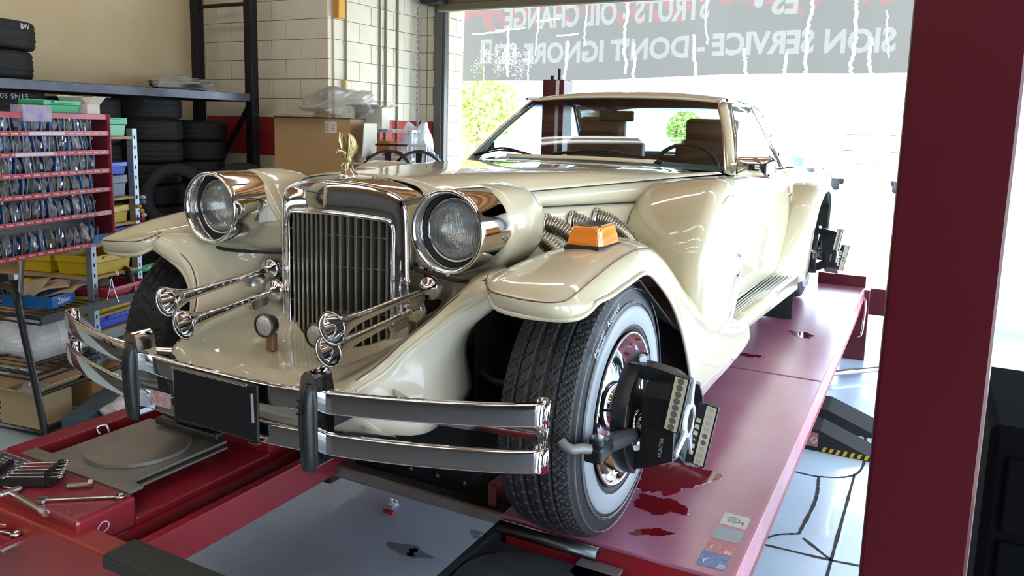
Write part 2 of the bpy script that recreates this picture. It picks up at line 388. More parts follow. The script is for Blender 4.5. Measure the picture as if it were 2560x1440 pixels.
# safety decals on the deck edge
for i, (a, c) in enumerate(zip(range(4), ((.62,.60,.55), (.30,.33,.37), (.50,.10,.12), (.06,.13,.36)))):
    y1 = .258 - .077*i - (.012 if i else 0); y0 = y1 - .074; x0 = 1.045 - .001*i
    d = MB().prism([(x0, y0), (x0+.073, y0+.004*random.random()), (x0+.073, y1), (x0, y1)], (0,0,.0), (1,0,0), (0,1,0), (0,0,.0008)).obj('decal', mat('decal_%d' % i, c, .5, noise=(60, (.45,.45,.45), .5)), lift)
    if i == 0:
        q = MB()
        q.lathe([(.017,0),(.017,.0006),(.014,.0006),(.014,0)], (1.078, .222, .0008), n=24); q.lathe([(.007,0),(.007,.0006),(.005,.0006)], (1.078, .222, .0008), n=16)
        q.box((1.098, .216, .0012), (.02, .004, .0006), rz=.3); q.box((1.105, .209, .0012), (.004, .02, .0006))
        q.obj('wheel_pictogram', mat('pictogram', (.22,.22,.22), .6), d)
    elif i > 1:
        q = MB()
        for k2 in range(4): q.box((1.095+.005*k2, y0+.018, .0012), (.003, .022-.003*(k2%2), .0006))
        q.box((1.058, y0+.035, .0012), (.016, .003, .0006), rz=.8); q.box((1.056, y0+.022, .0012), (.003, .016, .0006)); q.obj('pictogram', mat('pictogram_pale', (.6,.6,.6), .6), d)
# wet patches on the deck
WET = mat('wet_red_paint', (.17, .004, .010), .06, 0, 1, .5)
def puddle(cx, cy, rx, ry, rz, seed, label, n=160):
    rnd = random.Random(seed); ph = [rnd.random()*6.28 for _ in range(8)]; vs = []
    for i in range(n):
        a = 2*PI*i/n; r = 1 + .16*math.sin(2*a+ph[0]) + .13*math.sin(3*a+ph[1]) + .11*math.sin(5*a+ph[2]) + .06*math.sin(9*a+ph[3]) + .035*math.sin(17*a+ph[4]) + .02*math.sin(31*a+ph[5])
        x, y = rx*r*math.cos(a), ry*r*math.sin(a); vs.append((x*math.cos(rz)-y*math.sin(rz), x*math.sin(rz)+y*math.cos(rz)))
    b = MB(); b.add([(x, y, .0010) for x, y in vs] + [(0,0,.0010)] + [(x*1.01, y*1.01, .0) for x, y in vs], [(i, (i+1)%n, n) for i in range(n)] + [(n+1+i, n+1+(i+1)%n, (i+1)%n, i) for i in range(n)], False)
    o = b.obj('water_puddle', WET); o.location = (cx, cy, .0003); tag(o, label, 'puddle', 'wet patches on the right runway')
puddle(.845, .40, .085, .155, -.35, 1, 'large wet patch beside the front tyre, below the alignment head')
puddle(.865, .20, .075, .055, -.3, 2, 'wet patch on the red runway nearer the camera than the largest one')
puddle(.895, .035, .05, .022, .5, 3, 'smallest thin wet patch near the front edge of the red runway')
puddle(.785, 1.96, .055, .032, .1, 4, 'wet patch on the runway just behind the plate joint')
puddle(.94, 2.54, .075, .05, -.5, 5, 'farthest wet patch on the runway, below the running board')
# ================================================================== THE CAR
car = thing('vintage_car', 'long cream neoclassic coupe with chrome grille parked on the red lift', 'car', (0, 0, 0))
def P(mb, name, m=CREAM, **k): return mb.obj(name, m, car, **k)
def hw(y): return .25 + .237*(y + .13)
SEAM = mat('panel_gap', (.02, .018, .012), .7)
GASK = mat('black_gasket', (.015, .015, .015), .5)
# ---- bonnet
st = [(-.125,.888,.947),(.05,.892,.953),(.35,.896,.958),(.75,.902,.958),(1.1,.908,.953),(1.4,.912,.946),(1.60,.914,.938)]
rows = []
for y, z1, zc in st:
    w = hw(y); pr = [(0,y,zc),(.42*w,y,zc-.002),(.70*w,y,zc-.010),(.88*w,y,zc-.024),(.97*w,y,z1+.010),(w,y,z1+.002)]
    half = spl(pr, 14); rows.append([(-p[0],p[1],p[2]) for p in half[:0:-1]] + [tuple(p) for p in half])
rows = [spl(r, 33) for r in rows]
nv = [spl([r[k] for r in rows], 26) for k in range(33)]
P(MB().grid([[nv[k][i] for k in range(33)] for i in range(26)]), 'bonnet', solid=.004)
# bonnet side strips between the two seams, engine side panels below
for s in (1, -1):
    ys = [-.12,.1,.35,.7,1.0,1.09]; zl = [.862,.852,.840,.830,.822,.820]
    top = spl([(hw(y)+.001, y, .888+.016*min(1,(y+.12)/1.2)-.001) for y in ys] + [(hw(1.16), 1.16, .906)], 24)
    bot = spl([(hw(y)+.004, y, z+.003) for y, z in zip(ys, zl)] + [(hw(1.15)+.002, 1.15, .885)], 24)
    P(MB().grid(mir([[a, tuple(Vector(a).lerp(b, .5)+Vector((.003,0,0))), b] for a, b in zip(top, bot)], s)), 'bonnet_side', solid=.003)
    P(MB().tube(mp([tuple(Vector(p)+Vector((.0015,0,.001))) for p in top], s), .0015, 6), 'bonnet_seam', SEAM)
    P(MB().tube(mp([tuple(Vector(p)+Vector((.001,0,-.002))) for p in bot], s), .0026, 6), 'side_seam', SEAM)
    low = []
    for y, z in zip(ys + [1.25], zl + [.82]):
        w = hw(y); low.append([(w+.003,y,z-.001),(w+.010,y,.78),(w+.018,y,.70),(w+.03,y,.58),(w+.035,y,.45)])
    P(MB().grid(mir(surf(low, 10, 18), s)), 'engine_side', solid=.003)
    # cowl corner above / behind the spare wheel
    cw = [[(hw(y), y, .905), (hw(y)+.02, y, .86), (hw(y)+.05, y, .80)] for y in (1.10, 1.3, 1.5)]
    cw += [[(.668,1.64,.905),(.70,1.64,.86),(.72,1.64,.78)]]
    P(MB().grid(mir(surf(cw, 8, 10), s)), 'cowl_corner', solid=.003)
# ---- grille shell
ARC = [(-.233,-.192,.470),(-.233,-.192,.62),(-.231,-.192,.78),(-.228,-.192,.850),(-.214,-.196,.892),(-.185,-.204,.910),(-.12,-.222,.926),(-.05,-.240,.933)]
ARC = ARC + [(0,-.252,.935)] + [(-x,y,z) for x,y,z in ARC[::-1]]
INN = [(-.190,-.207,.470),(-.190,-.207,.60),(-.190,-.207,.74),(-.190,-.207,.810),(-.183,-.209,.829),(-.165,-.214,.834),(-.11,-.230,.839),(-.05,-.247,.844)]
INN = INN + [(0,-.261,.847)] + [(-x,y,z) for x,y,z in INN[::-1]]
N = 65
def spl2(pts, n):   # keep the V crease: spline each half
    k = len(pts)//2; a = spl(pts[:k+1], n//2+1); b = spl(pts[k:], n//2+1); return a + b[1:]
oa, ia = spl2(ARC, N), spl2(INN, N)
RE = [(-.252,-.10,.47),(-.252,-.10,.62),(-.252,-.10,.79),(-.250,-.10,.860),(-.238,-.103,.900),(-.200,-.108,.922),(-.13,-.118,.938),(-.05,-.128,.946)]
RE = RE + [(0,-.130,.948)] + [(-x,y,z) for x,y,z in RE[::-1]]
ra = spl2(RE, N)
rim1 = [Vector(p).lerp(q, .06)+Vector((0,.010,.003)) for p, q in zip(oa, ra)]
b = MB(); b.grid([[tuple(p+Vector((0,.05,0))) for p in ia], [tuple(p+Vector((0,.004,0))) for p in ia], [tuple(p) for p in ia],
    [tuple(p.lerp(q,.12)+Vector((0,-.004,0))) for p, q in zip(ia, oa)], [tuple(p.lerp(q,.5)+Vector((0,-.006,0))) for p, q in zip(ia, oa)], [tuple(p.lerp(q,.92)+Vector((0,-.003,0))) for p, q in zip(ia, oa)],
    [tuple(p) for p in oa], [tuple(p) for p in rim1], [tuple(p.lerp(q,.5)+Vector((0,0,.004))) for p, q in zip(oa, ra)], [tuple(p) for p in ra]])
shell = P(b, 'grille_shell', CHROME)
MB().tube([tuple(p+Vector((0,-.004,0))) for p in ia], .0055, 8).obj('grille_bead', CHROME, shell)
MB().tube([tuple(p+Vector((0,-.002,0))) for p in oa], .0025, 6).obj('shell_edge', CHROME, shell)
# radiator behind, vertical bars
MB().box((0,-.165,.65), (.40,.01,.40)).obj('radiator_core', mat('radiator', (.020,.018,.016), .6, wave=(90,.5,'Z')), shell)
BAR = mat('grille_bar', (.42, .40, .35), .25, .9)
for s in (-1, 1):
    for k in range(8):
        x = .012 + .0228*k if s > 0 else .012 + .0228*k
        y = -.255 + .26*x; zt = .843 - .05*x
        bb = MB().box((s*x, y+.012, (zt+.462)/2), (.0082, .026, zt-.462)); bb.obj('grille_bar', BAR, shell, bevel=.0018)
for z in (.56, .69, .78): MB().tube([(-.19,-.19,z),(0,-.235,z),(.19,-.19,z)], .0025, 5).obj('cross_wire', BAR, shell)
# ---- nose between the front wheels
def nose_half(s):
    A = [(.245,-.070,.700),(.240,-.105,.699),(.240,-.115,.62),(.238,-.15,.54),(.215,-.25,.488),(.165,-.38,.466),(.125,-.50,.456),(.12,-.575,.430)]
    B = [(.335,-.080,.702),(.330,-.120,.700),(.315,-.125,.63),(.287,-.165,.56),(.245,-.275,.508),(.205,-.41,.474),(.18,-.515,.458),(.175,-.58,.428)]
    Cc= [(.450,-.100,.722),(.440,-.200,.709),(.385,-.205,.645),(.340,-.245,.580),(.298,-.32,.524),(.255,-.43,.484),(.23,-.525,.462),(.225,-.575,.430)]
    D = [(.545,-.200,.742),(.533,-.318,.737),(.450,-.292,.672),(.396,-.32,.612),(.350,-.375,.560),(.311,-.448,.511),(.28,-.53,.475),(.27,-.568,.440)]
    F = [(.578,-.290,.743),(.574,-.364,.738),(.472,-.342,.671),(.416,-.360,.616),(.371,-.400,.568),(.334,-.458,.514),(.302,-.532,.475),(.288,-.562,.445)]
    E = [(.592,-.310,.730),(.591,-.375,.710),(.487,-.356,.646),(.430,-.374,.596),(.385,-.409,.553),(.349,-.455,.502),(.318,-.528,.470),(.300,-.555,.445)]
    R = [(.592,-.300,.715),(.592,-.366,.700),(.490,-.344,.636),(.434,-.362,.586),(.391,-.398,.543),(.358,-.444,.490),(.330,-.518,.455),(.312,-.545,.430)]
    rows = list(zip(A, B, Cc, D, F, E, R))
    return mir(surf([list(r) for r in rows], 26, 32), s), spl(F[1:], 30)
gR, eR = nose_half(1); gL, eL = nose_half(-1)
b = MB(); b.grid(gR); b.grid(gL, flip=True)
k0 = next(i for i, r in enumerate(gR) if r[0][2] < .545)
cen = [[(-.236,-.16,.52),(-.12,-.235,.468),(0,-.255,.462),(.12,-.235,.468),(.236,-.16,.52)],
       [(-.215,-.25,.486),(-.12,-.28,.467),(0,-.29,.463),(.12,-.28,.467),(.215,-.25,.486)],
       [(-.165,-.38,.466),(-.09,-.39,.463),(0,-.395,.462),(.09,-.39,.463),(.165,-.38,.466)],
       [(-.125,-.50,.456),(-.06,-.505,.4565),(0,-.505,.4565),(.06,-.505,.4565),(.125,-.50,.456)],
       [(-.12,-.575,.430),(-.06,-.58,.43),(0,-.582,.43),(.06,-.58,.43),(.12,-.575,.430)]]
cg = surf(cen, 17, len(gR)-k0)
for i, r in enumerate(cg):
    ptR, ptL = Vector(gR[k0+i][0]), Vector(gL[k0+i][0]); dR, dL = ptR - r[16], ptL - r[0]
    for k in range(17):
        u = max(0, (k-8)/8)**1.5; v = max(0, (8-k)/8)**1.5; r[k] = r[k] + dR*u + dL*v
    r[0], r[16] = ptL, ptR
b.grid([[tuple(q) for q in r] for r in cg])
P(b, 'nose', solid=.004, merge=True)
LE = [(.591,-.373,.706),(.487,-.354,.641),(.431,-.371,.591),(.386,-.406,.548),(.351,-.452,.497),(.320,-.526,.463)]
for s in (1, -1): P(MB().tube(mp(spl(LE, 40), s), .0062, 8), 'nose_lip', CREAM)
for s, e in ((1, eR), (-1, eR)): P(MB().tube(mp([tuple(Vector(p) + Vector((.0015,-.0015,.0008))) for p in e[:25]], s), .0016, 5), 'pinstripe', PAINT_DK)
va = [[(-.32,-.545,.435),(-.15,-.578,.43),(0,-.583,.43),(.15,-.578,.43),(.32,-.545,.435)],[(-.36,-.50,.37),(-.15,-.56,.36),(0,-.565,.36),(.15,-.56,.36),(.36,-.50,.37)],[(-.36,-.42,.32),(-.15,-.46,.31),(0,-.46,.31),(.15,-.46,.31),(.36,-.42,.32)]]
P(MB().grid(surf(va, 17, 8)), 'front_valance', solid=.004)
# concave inner panels facing the front wheels
for s in (1, -1):
    rows = [[(.591,-.371,.705),(.588,-.29,.70),(.575,-.20,.695)],[(.487,-.352,.641),(.50,-.26,.62),(.485,-.17,.615)],[(.431,-.369,.591),(.445,-.26,.565),(.42,-.15,.56)],
            [(.386,-.404,.548),(.42,-.29,.51),(.395,-.15,.50)],[(.351,-.450,.497),(.42,-.32,.455),(.405,-.15,.44)],[(.320,-.524,.463),(.43,-.38,.40),(.425,-.17,.38)],[(.33,-.51,.36),(.42,-.40,.335),(.39,-.20,.33)]]
    P(MB().grid(mir(surf(rows, 12, 18), s)), 'wheel_arch_panel', mat('arch_inner_cream', (.60,.54,.42), .35, 0, .5), solid=.004)
# ---- front wings
LIP = {}
def fender(s):
    R = [
     [(.592,-.372,.704),(.625,-.396,.684),(.66,-.400,.680),(.72,-.404,.676),(.78,-.396,.676),(.812,-.378,.679),(.828,-.350,.686)],
     [(.582,-.366,.735),(.612,-.404,.722),(.66,-.424,.715),(.72,-.427,.711),(.775,-.418,.711),(.812,-.385,.709),(.835,-.335,.700)],
     [(.566,-.322,.738),(.605,-.360,.745),(.65,-.375,.741),(.71,-.376,.739),(.765,-.368,.736),(.806,-.345,.727),(.836,-.300,.704)],
     [(.550,-.250,.737),(0.595, -0.25, 0.759),(.63,-.25,.762),(.70,-.25,.766),(.765,-.25,.762),(.810,-.245,.745),(.838,-.225,.706)],
     [(.530,-.100,.730),(0.5775, -0.1, 0.761),(.62,-.10,.776),(.70,-.10,.788),(.765,-.10,.784),(.812,-.10,.765),(.839,-.10,.716)],
     [(.535,.050,.722),(0.5775, 0.05, 0.754),(.62,.05,.778),(.70,.05,.798),(.765,.05,.793),(.812,.05,.772),(.840,.04,.722)],
     [(.520,.165,.705),(0.565, 0.165, 0.739),(.61,.165,.765),(.69,.165,.792),(.762,.165,.787),(.813,.165,.758),(.842,.155,.672)],
     [(.490,.300,.690),(0.54, 0.3, 0.7165),(.59,.30,.735),(.68,.30,.757),(.758,.30,.750),(.816,.30,.706),(.845,.285,.590)],
     [(.470,.400,.672),(0.525, 0.4, 0.69),(.58,.40,.700),(.68,.40,.713),(.758,.40,.704),(.820,.40,.646),(.848,.39,.490)],
     [(.478,.470,.655),(0.529, 0.47, 0.6675),(.58,.47,.672),(.68,.47,.680),(.758,.47,.668),(.824,.47,.597),(.850,.46,.400)],
     [(.490,.525,.640),(0.54, 0.525, 0.648),(.59,.525,.648),(.68,.525,.650),(.760,.525,.636),(.828,.525,.558),(.852,.515,.310)],
     [(.500,.590,.615),(0.55, 0.59, 0.6205),(.60,.59,.618),(.69,.59,.616),(.763,.59,.602),(.832,.59,.515),(.854,.575,.205)],
     [(.540,.850,.470),(0.58, 0.85, 0.479),(.62,.85,.480),(.70,.85,.484),(.772,.85,.476),(.838,.85,.400),(.856,.85,.190)],
     [(.620,1.15,.350),(0.645, 1.15, 0.36),(.67,1.15,.362),(.72,1.15,.370),(.782,1.15,.366),(.842,1.15,.315),(.858,1.15,.190)],
     [(.660,1.40,.293),(0.68, 1.4, 0.3005),(.70,1.40,.300),(.74,1.40,.304),(.786,1.40,.303),(.840,1.40,.272),(.858,1.40,.198)],
     [(.680,1.52,.284),(0.695, 1.52, 0.29),(.71,1.52,.288),(.75,1.52,.290),(.788,1.52,.290),(.836,1.52,.264),(.852,1.52,.204)]]
    g = surf(R, 20, 64)
    return g, R
for s in (1, -1):
    g, R = fender(s)
    w = P(MB().grid(mir(g, s)), 'front_wing', solid=.004)
    lipc = spl([R[0][0], R[0][1], R[0][3], R[0][5], R[0][6]] + [r[6] for r in R[2:12]], 70)
    MB().tube(mp(lipc, s), .0065, 8).obj('wing_lip', CREAM, w)
    pin = spl([(.577,-.350,.7495),(.584,-.376,.738),(.613,-.408,.7245),(.66,-.4285,.722),(.72,-.4315,.719),(.770,-.4245,.719),(.797,-.398,.721),(.803,-.345,.731)] + [(.806,y,z) for y, z in ((-.25,.7495),(-.10,.7715),(.05,.779),(.165,.768))], 60)
    MB().tube(mp([tuple(p+Vector((.001,-.0005,.0015))) for p in pin], s), .0016, 5).obj('pinstripe', PAINT_DK, w)
    # dark wheel well
    well = MB()
    well.grid(mir([[(.50,-.14,.665),(.60,-.20,.715),(.80,-.10,.70)],[(.47,.1,.66),(.60,.1,.71),(.82,.05,.70)],[(.47,.4,.65),(.6,.4,.66),(.83,.38,.50)],[(.47,.58,.58),(.6,.585,.58),(.835,.57,.40)],[(.47,.60,.15),(.6,.60,.15),(.84,.59,.18)]], s), False)
    well.grid(mir([[(.42,-.13,.60),(.44,.1,.64),(.46,.6,.64)],[(.42,-.13,.10),(.42,.1,.10),(.46,.6,.10)]], s), False)
    P(well, 'wheel_well', DARKWELL, solid=.004)
# ---- headlamp pods
for s in (1, -1):
    def sec(y, r, k=1.):
        c = (.424, .833)
        pr = [(0,r),(.6*r,.84*r),(.95*r,.38*r),(r,-.10*r),(.90*r,-.62*r),(.55*r,-.133*k/.108*r if False else -1.08*r),(.0,-1.20*r),(-.6*r,-1.22*r),(-1.25*r,-1.20*r),(-1.68*r,-1.12*r),(-1.72*r,-.55*r),(-1.20*r,.05*r),(-.86*r,.55*r),(-.5*r,.88*r)]
        q = [(c[0]+a, y, max(c[1]+b, .694)) for a, b in pr]
        q = spl(q + [q[0]], 41)[:-1]; return [tuple(v) for v in q]
    stn = [(-.168,.1075),(-.12,.111),(-.06,.112),(0,.109),(.05,.101),(.085,.088),(.11,.070),(.125,.045),(.13,.02)]
    rows = [sec(y, r) for y, r in stn]
    rows.insert(0, [(.424+(p[0]-.424)*.86, -.172, .833+(p[2]-.833)*.86) for p in rows[0]])
    rows = [[ (p[0]*s,p[1],p[2]) for p in r] for r in rows]
    b = MB(); b.grid(rows, True, close=True)
    b.add(rows[0], [tuple(range(len(rows[0])))], False); b.add(rows[-1], [tuple(range(len(rows[-1])))], True)
    pod = P(b, 'headlamp_pod', merge=True)
    gk = [(.245,-.172,.697),(.33,-.19,.693),(.424,-.235,.697),(.50,-.24,.707),(.545,-.16,.722),(.556,-.05,.722),(.548,.05,.712),(.52,.12,.705)]
    MB().tube(mp(spl(gk, 30), s), .0055, 7).obj('pod_gasket', GASK, pod)
    # chrome barrel with the sealed lamp
    cx, cz = .424*s, .833
    b = MB().lathe([(.109,-.155),(.1095,-.16),(.1085,-.285),(.1085,-.297),(.106,-.303),(.101,-.303),(.097,-.297),(.094,-.285),(.0935,-.262)], (cx,0,cz), 'Y', 56)
    br = P(b, 'headlamp_barrel', CHROME)
    MB().lathe([(.0935,-.262),(.090,-.262),(.086,-.258),(.083,-.252)], (cx,0,cz), 'Y', 48).obj('lamp_bezel', BLKM, br)
    MB().lathe([(.085,-.252),(.083,-.261),(.0785,-.263),(.077,-.258)], (cx,0,cz), 'Y', 48).obj('retaining_ring', CHROME_W, br)
    MB().lathe([(.078,-.250),(.074,-.236),(.062,-.215),(.044,-.196),(.022,-.187),(.002,-.185)], (cx,0,cz), 'Y', 40).obj('reflector', mat('lamp_reflector', (.62,.62,.60), .12, 1, bump=(120,.35)), br)
    MB().lathe([(.078,-.256),(.072,-.263),(.058,-.2695),(.040,-.274),(.020,-.2765),(.0004,-.277)], (cx,0,cz), 'Y', 48).obj('lens', mat('fluted_lens', (.86,.87,.84), .06, 0, 0, .6, trans=.9, ior=1.45, wave=(70,.55,'X')), br)
    for a in (.35 if s > 0 else PI-.35, PI-.1 if s > 0 else .1):
        px, pz = cx + .1085*math.cos(a), cz - .03 + .05*0
        MB().cyl((cx+s*.1085, -.185, cz-.022), (cx+s*.112, -.185, cz-.022), .006, n=10).obj('screw', CHROME_W, br)
        break
    if s < 0: MB().box((cx+.1088, -.185, cz-.022), (.003, .05, .05)).obj('side_tab', CHROME_W, br, bevel=.004)
# ---- spare wheel covers in the wings
for s in (1, -1):
    y0, z0 = .985, .600
    b = MB(); pr = [(.0005,.872),(.05,.8715),(.10,.869),(.17,.861),(.235,.849),(.262,.842),(.268,.837),(.274,.837),(.280,.842),(.290,.843),(.305,.838),(.318,.822),(.326,.80),(.330,.765),(.330,.70),(.318,.58),(.30,.50)]
    vs = []; n = 64
    fs = []
    for r, x in pr:
        for i in range(n):
            a = 2*PI*i/n; k = max(0, (.80-x)/.3)
            vs.append((s*x, y0 + r*math.cos(a) + .10*k*(1 if True else 0), z0 + r*math.sin(a) - .02*k))
    for i in range(len(pr)-1):
        for k in range(n): fs.append((i*n+k, i*n+(k+1)%n, (i+1)*n+(k+1)%n, (i+1)*n+k))
    sp = P(MB().add(vs, fs, True), 'spare_wheel_cover')
    MB().lathe([(.028,.8715*s),(.043,.873*s),(.046,.8725*s),(.047,.869*s)], (0,y0+.07,z0-.002), 'X', 28).obj('emblem_ring', CHROME, sp)
    MB().lathe([(.0005,.8725*s),(.03,.8725*s),(.042,.8715*s)], (0,y0+.07,z0-.002), 'X', 24).obj('emblem', mat('emblem_white', (.75,.73,.68), .3, 0, 1), sp)
    MB().lathe([(.266,.842*s),(.268,.8435*s),(.270,.842*s)], (0,y0,z0), 'X', 64).obj('cover_bead', CHROME, sp)
# ---- doors and rear body
for s in (1, -1):
    prof = lambda xb, zb, xm, xl: [(xb,zb),(xb+.035,zb-.035),(xm,zb-.13),(xm+.012,.60),(xm,.42),(xl,.31),(xl-.04,.225)]
    def panel(name, sts, nu=18, nv=14):
        rows = [[(x, y, z) for x, z in prof(*a)] for y, *a in sts]
        return P(MB().grid(mir(surf(rows, nu, nv), s)), name, solid=.004)
    panel('cowl_side', [(1.0,.60,.895,.70,.69),(1.35,.64,.900,.71,.70),(1.62,.668,.902,.722,.71)])
    d = panel('door', [(1.626,.669,.902,.722,.71),(2.1,.678,.893,.735,.725),(2.6,.682,.885,.745,.735),(3.06,.680,.878,.748,.735)])
    panel('rear_quarter', [(3.066,.680,.878,.748,.735),(3.5,.675,.872,.75,.735),(4.1,.66,.865,.74,.72),(4.5,.62,.84,.70,.68),(4.72,.52,.80,.60,.58)])
    MB().box((s*.752, 2.95, .735), (.018, .16, .024)).obj('door_handle', CHROME, d, bevel=.006)
    # running board with ribs
    rb = P(MB().grid(mir([[(.70,1.44,.286),(.79,1.44,.296),(.812,1.44,.285),(.812,1.44,.225)],[(.71,2.1,.286),(.82,2.1,.294),(.838,2.1,.284),(.838,2.1,.215)],[(.715,2.78,.286),(.85,2.80,.290),(.866,2.80,.281),(.866,2.80,.205)]], s)), 'running_board', solid=.004)
    for k in range(6):
        a = k/5
        MB().tube(mp([(.722+.062*a,1.50,.2905),(.73+.082*a,2.1,.2905),(.738+.098*a,2.72,.291)], s), .0042, 6).obj('tread_strip', mat('tread_strip', (.50,.50,.50), .35, .6), rb)
    MB().tube(mp([(.712,1.6,.300),(.722,2.2,.300),(.73,2.72,.300)], s), .005, 6).obj('sill_trim', CHROME, rb)
    P(MB().box((s*.74, 2.86, .10), (.20, .02, .19)), 'mud_flap', BLKM, bevel=.004)
    # rear wing
    crest = spl([(.84,2.93,.215),(.86,2.95,.36),(.875,2.99,.54),(.885,3.06,.68),(.89,3.20,.762),(.892,3.42,.785),(.89,3.7,.775),(.885,3.98,.725),(.87,4.25,.62),(.85,4.45,.47),(.82,4.55,.30),(.80,4.57,.22)], 30)
    lip = spl([(.868,3.185,.205),(.880,3.17,.36),(.892,3.19,.52),(.90,3.27,.64),(.905,3.40,.705),(.906,3.58,.730),(.905,3.77,.705),(.90,3.92,.63),(.89,4.01,.50),(.88,4.03,.36),(.87,4.03,.28),(.86,4.03,.22)], 30)
    inner = spl([(.70,2.80,.23),(.72,2.86,.36),(.725,2.97,.54),(.725,3.07,.68),(.72,3.22,.775),(.71,3.45,.80),(.70,3.72,.79),(.69,4.0,.74),(.66,4.27,.635),(.62,4.47,.48),(.60,4.57,.30),(.60,4.59,.22)], 30)
    rows = []
    for a, c, l in zip(inner, crest, lip):
        m = a.lerp(c, .55) + Vector((0, -.012 if c.y < 3.2 else 0, .012)); e = c.lerp(l, .35) + Vector((.012, 0, .004))
        rows.append([tuple(p) for p in spl([a, m, c, e, l], 13)])
    rw = P(MB().grid(mir(rows, s)), 'rear_wing', solid=.004)
    well = MB(); well.grid(mir([[(.55,3.1,.2),(.86,3.18,.2)],[(.55,3.12,.6),(.885,3.22,.6)],[(.55,3.6,.74),(.895,3.6,.725)],[(.55,4.05,.6),(.88,3.98,.6)],[(.55,4.05,.2),(.86,4.04,.2)]], s), False)
    well.grid(mir([[(.55,3.1,.8),(.55,4.1,.8)],[(.55,3.1,.1),(.55,4.1,.1)]], s), False); P(well, 'wheel_well', DARKWELL)
# trunk, rear panel, underbody
tk = [[(-.60,3.55,.885),(-.3,3.55,.905),(0,3.55,.91),(.3,3.55,.905),(.60,3.55,.885)],[(-.62,4.1,.865),(-.3,4.1,.89),(0,4.1,.895),(.3,4.1,.89),(.62,4.1,.865)],[(-.58,4.5,.83),(-.3,4.55,.85),(0,4.57,.855),(.3,4.55,.85),(.58,4.5,.83)],[(-.54,4.7,.60),(-.3,4.74,.62),(0,4.75,.62),(.3,4.74,.62),(.54,4.7,.60)],[(-.54,4.68,.30),(-.3,4.72,.30),(0,4.72,.30),(.3,4.72,.30),(.54,4.68,.30)]]
P(MB().grid(surf(tk, 17, 22)), 'boot_lid', solid=.004)
b = MB().box((0, 2.1, .26), (.86, 4.6, .14)); b.box((0, .25, .36), (.60, .78, .50)); b.box((0,-.35,.34), (.50, .28, .14)); b.box((0,2.4,.33),(1.38,1.6,.12)); P(b, 'chassis', DARKWELL)
SUS = mat('suspension_dark', (.02,.024,.025), .45, .4)
for s in (-1, 1):
    P(MB().cyl((s*.30,0,.33), (s*.60,0,.35), .03, n=10), 'axle_stub', SUS); P(MB().cyl((s*.42,.05,.30), (s*.42,.05,.62), .022, n=10), 'damper', SUS)
    P(MB().tube([(s*.40,-.1,.42),(s*.48,-.12,.40),(s*.55,-.1,.40)], .012), 'track_rod', SUS); P(MB().box((s*.45,-.05,.28),(.16,.10,.04)), 'lower_arm', SUS, bevel=.006)
# ---- wheels
def tyre_mesh(R=.353, rim=.200, w=.212, n=480):
    """profile across the tread with ribs and angled sipes, axle = X, outer face +X"""
    prof = []   # (x, r, groove)
    side = [(-.5*w+.012, rim-.004), (-.5*w-.002, rim+.02), (-.5*w-.006, rim+.065), (-.5*w, R-.055), (-.5*w+.010, R-.022)]
    for x, r in side: prof.append((x, r, 0))
    tw = .5*w - .014; gr = [-.58, -.20, .20, .58]; m = 34
    for i in range(m+1):
        u = -1 + 2*i/m; x = u*tw; r = R - .014*abs(u)**3.2
        g = any(abs(u-c) < .05 for c in gr); prof.append((x, r - (.0075 if g else 0), 1 if not g else 0))
    for x, r in side[::-1]: prof.append((-x, r, 0))
    vs = []; fs = []
    for j, (x, r, t) in enumerate(prof):
        for i in range(n):
            a = 2*PI*i/n; rr = r
            if t:
                u = x/tw; rib = int((u+1)*2.2); ph = (i + int(round(u*22)) + 5*rib) % 9
                if ph == 0: rr -= .0038
                elif ph == 4 and abs(u) > .70: rr -= .003
            vs.append((x, rr*math.cos(a), rr*math.sin(a)))
    k = len(prof)
    for j in range(k-1):
        for i in range(n): fs.append((j*n+i, j*n+(i+1)%n, (j+1)*n+(i+1)%n, (j+1)*n+i))
    b = MB(); b.add(vs, fs, True); return b
TY = tyre_mesh()
tyre_me = TY.mesh('tyre', RUB)
for p in tyre_me.polygons: p.use_smooth = False
bw = .106
ww = MB().lathe([(.228,bw+.0045),(.236,bw+.0078),(.262,bw+.0085),(.276,bw+.0078),(.279,bw+.004)], (0,0,0), 'X', 72); ww_me = ww.mesh('whitewall', WHITEW)
sh = MB()
for r in (.288, .292, .325): sh.lathe([(r-.0014,bw+.0045-(r-.29)*.14),(r-.0005,bw+.0072-(r-.29)*.14),(r+.0012,bw+.0045-(r-.29)*.14)], (0,0,0), 'X', 72)
sh_me = sh.mesh('sidewall_ridge', mat('sidewall_grey', (.10,.11,.12), .4))
rim = MB().lathe([(.203,bw-.004),(.209,bw+.004),(.207,bw+.008),(.202,bw+.006),(.197,bw-.004),(.192,bw-.012),(.186,bw-.014),(.180,bw-.020),(.168,bw-.045),(.160,bw-.055),(.120,bw-.050),(.105,bw-.040),(.075,bw-.034),(.0005,bw-.034)], (0,0,0), 'X', 64); rim_me = rim.mesh('wheel', CHROME)
rim_me.materials[0] = mat('rim_chrome', (.80,.80,.82), .10, 1)
cap = MB().lathe([(.070,bw-.034),(.066,bw-.006),(.055,bw+.004),(.0005,bw+.008)], (0,0,0), 'X', 32); cap_me = cap.mesh('hub_cap', CHROME)
wheels = {}
for (sx, y) in ((1, 0), (-1, 0), (1, 3.6), (-1, 3.6)):
    o = bpy.data.objects.new('wheel', rim_me); link(o, car); o.location = (sx*(.812-.112), y, .353)
    if sx < 0: o.rotation_euler = (0, 0, PI)
    for nm, me in (('tyre', tyre_me), ('whitewall', ww_me), ('sidewall_ridge', sh_me), ('hub_cap', cap_me)):
        c = bpy.data.objects.new(nm, me); link(c, o)
    wheels[(sx, y)] = o
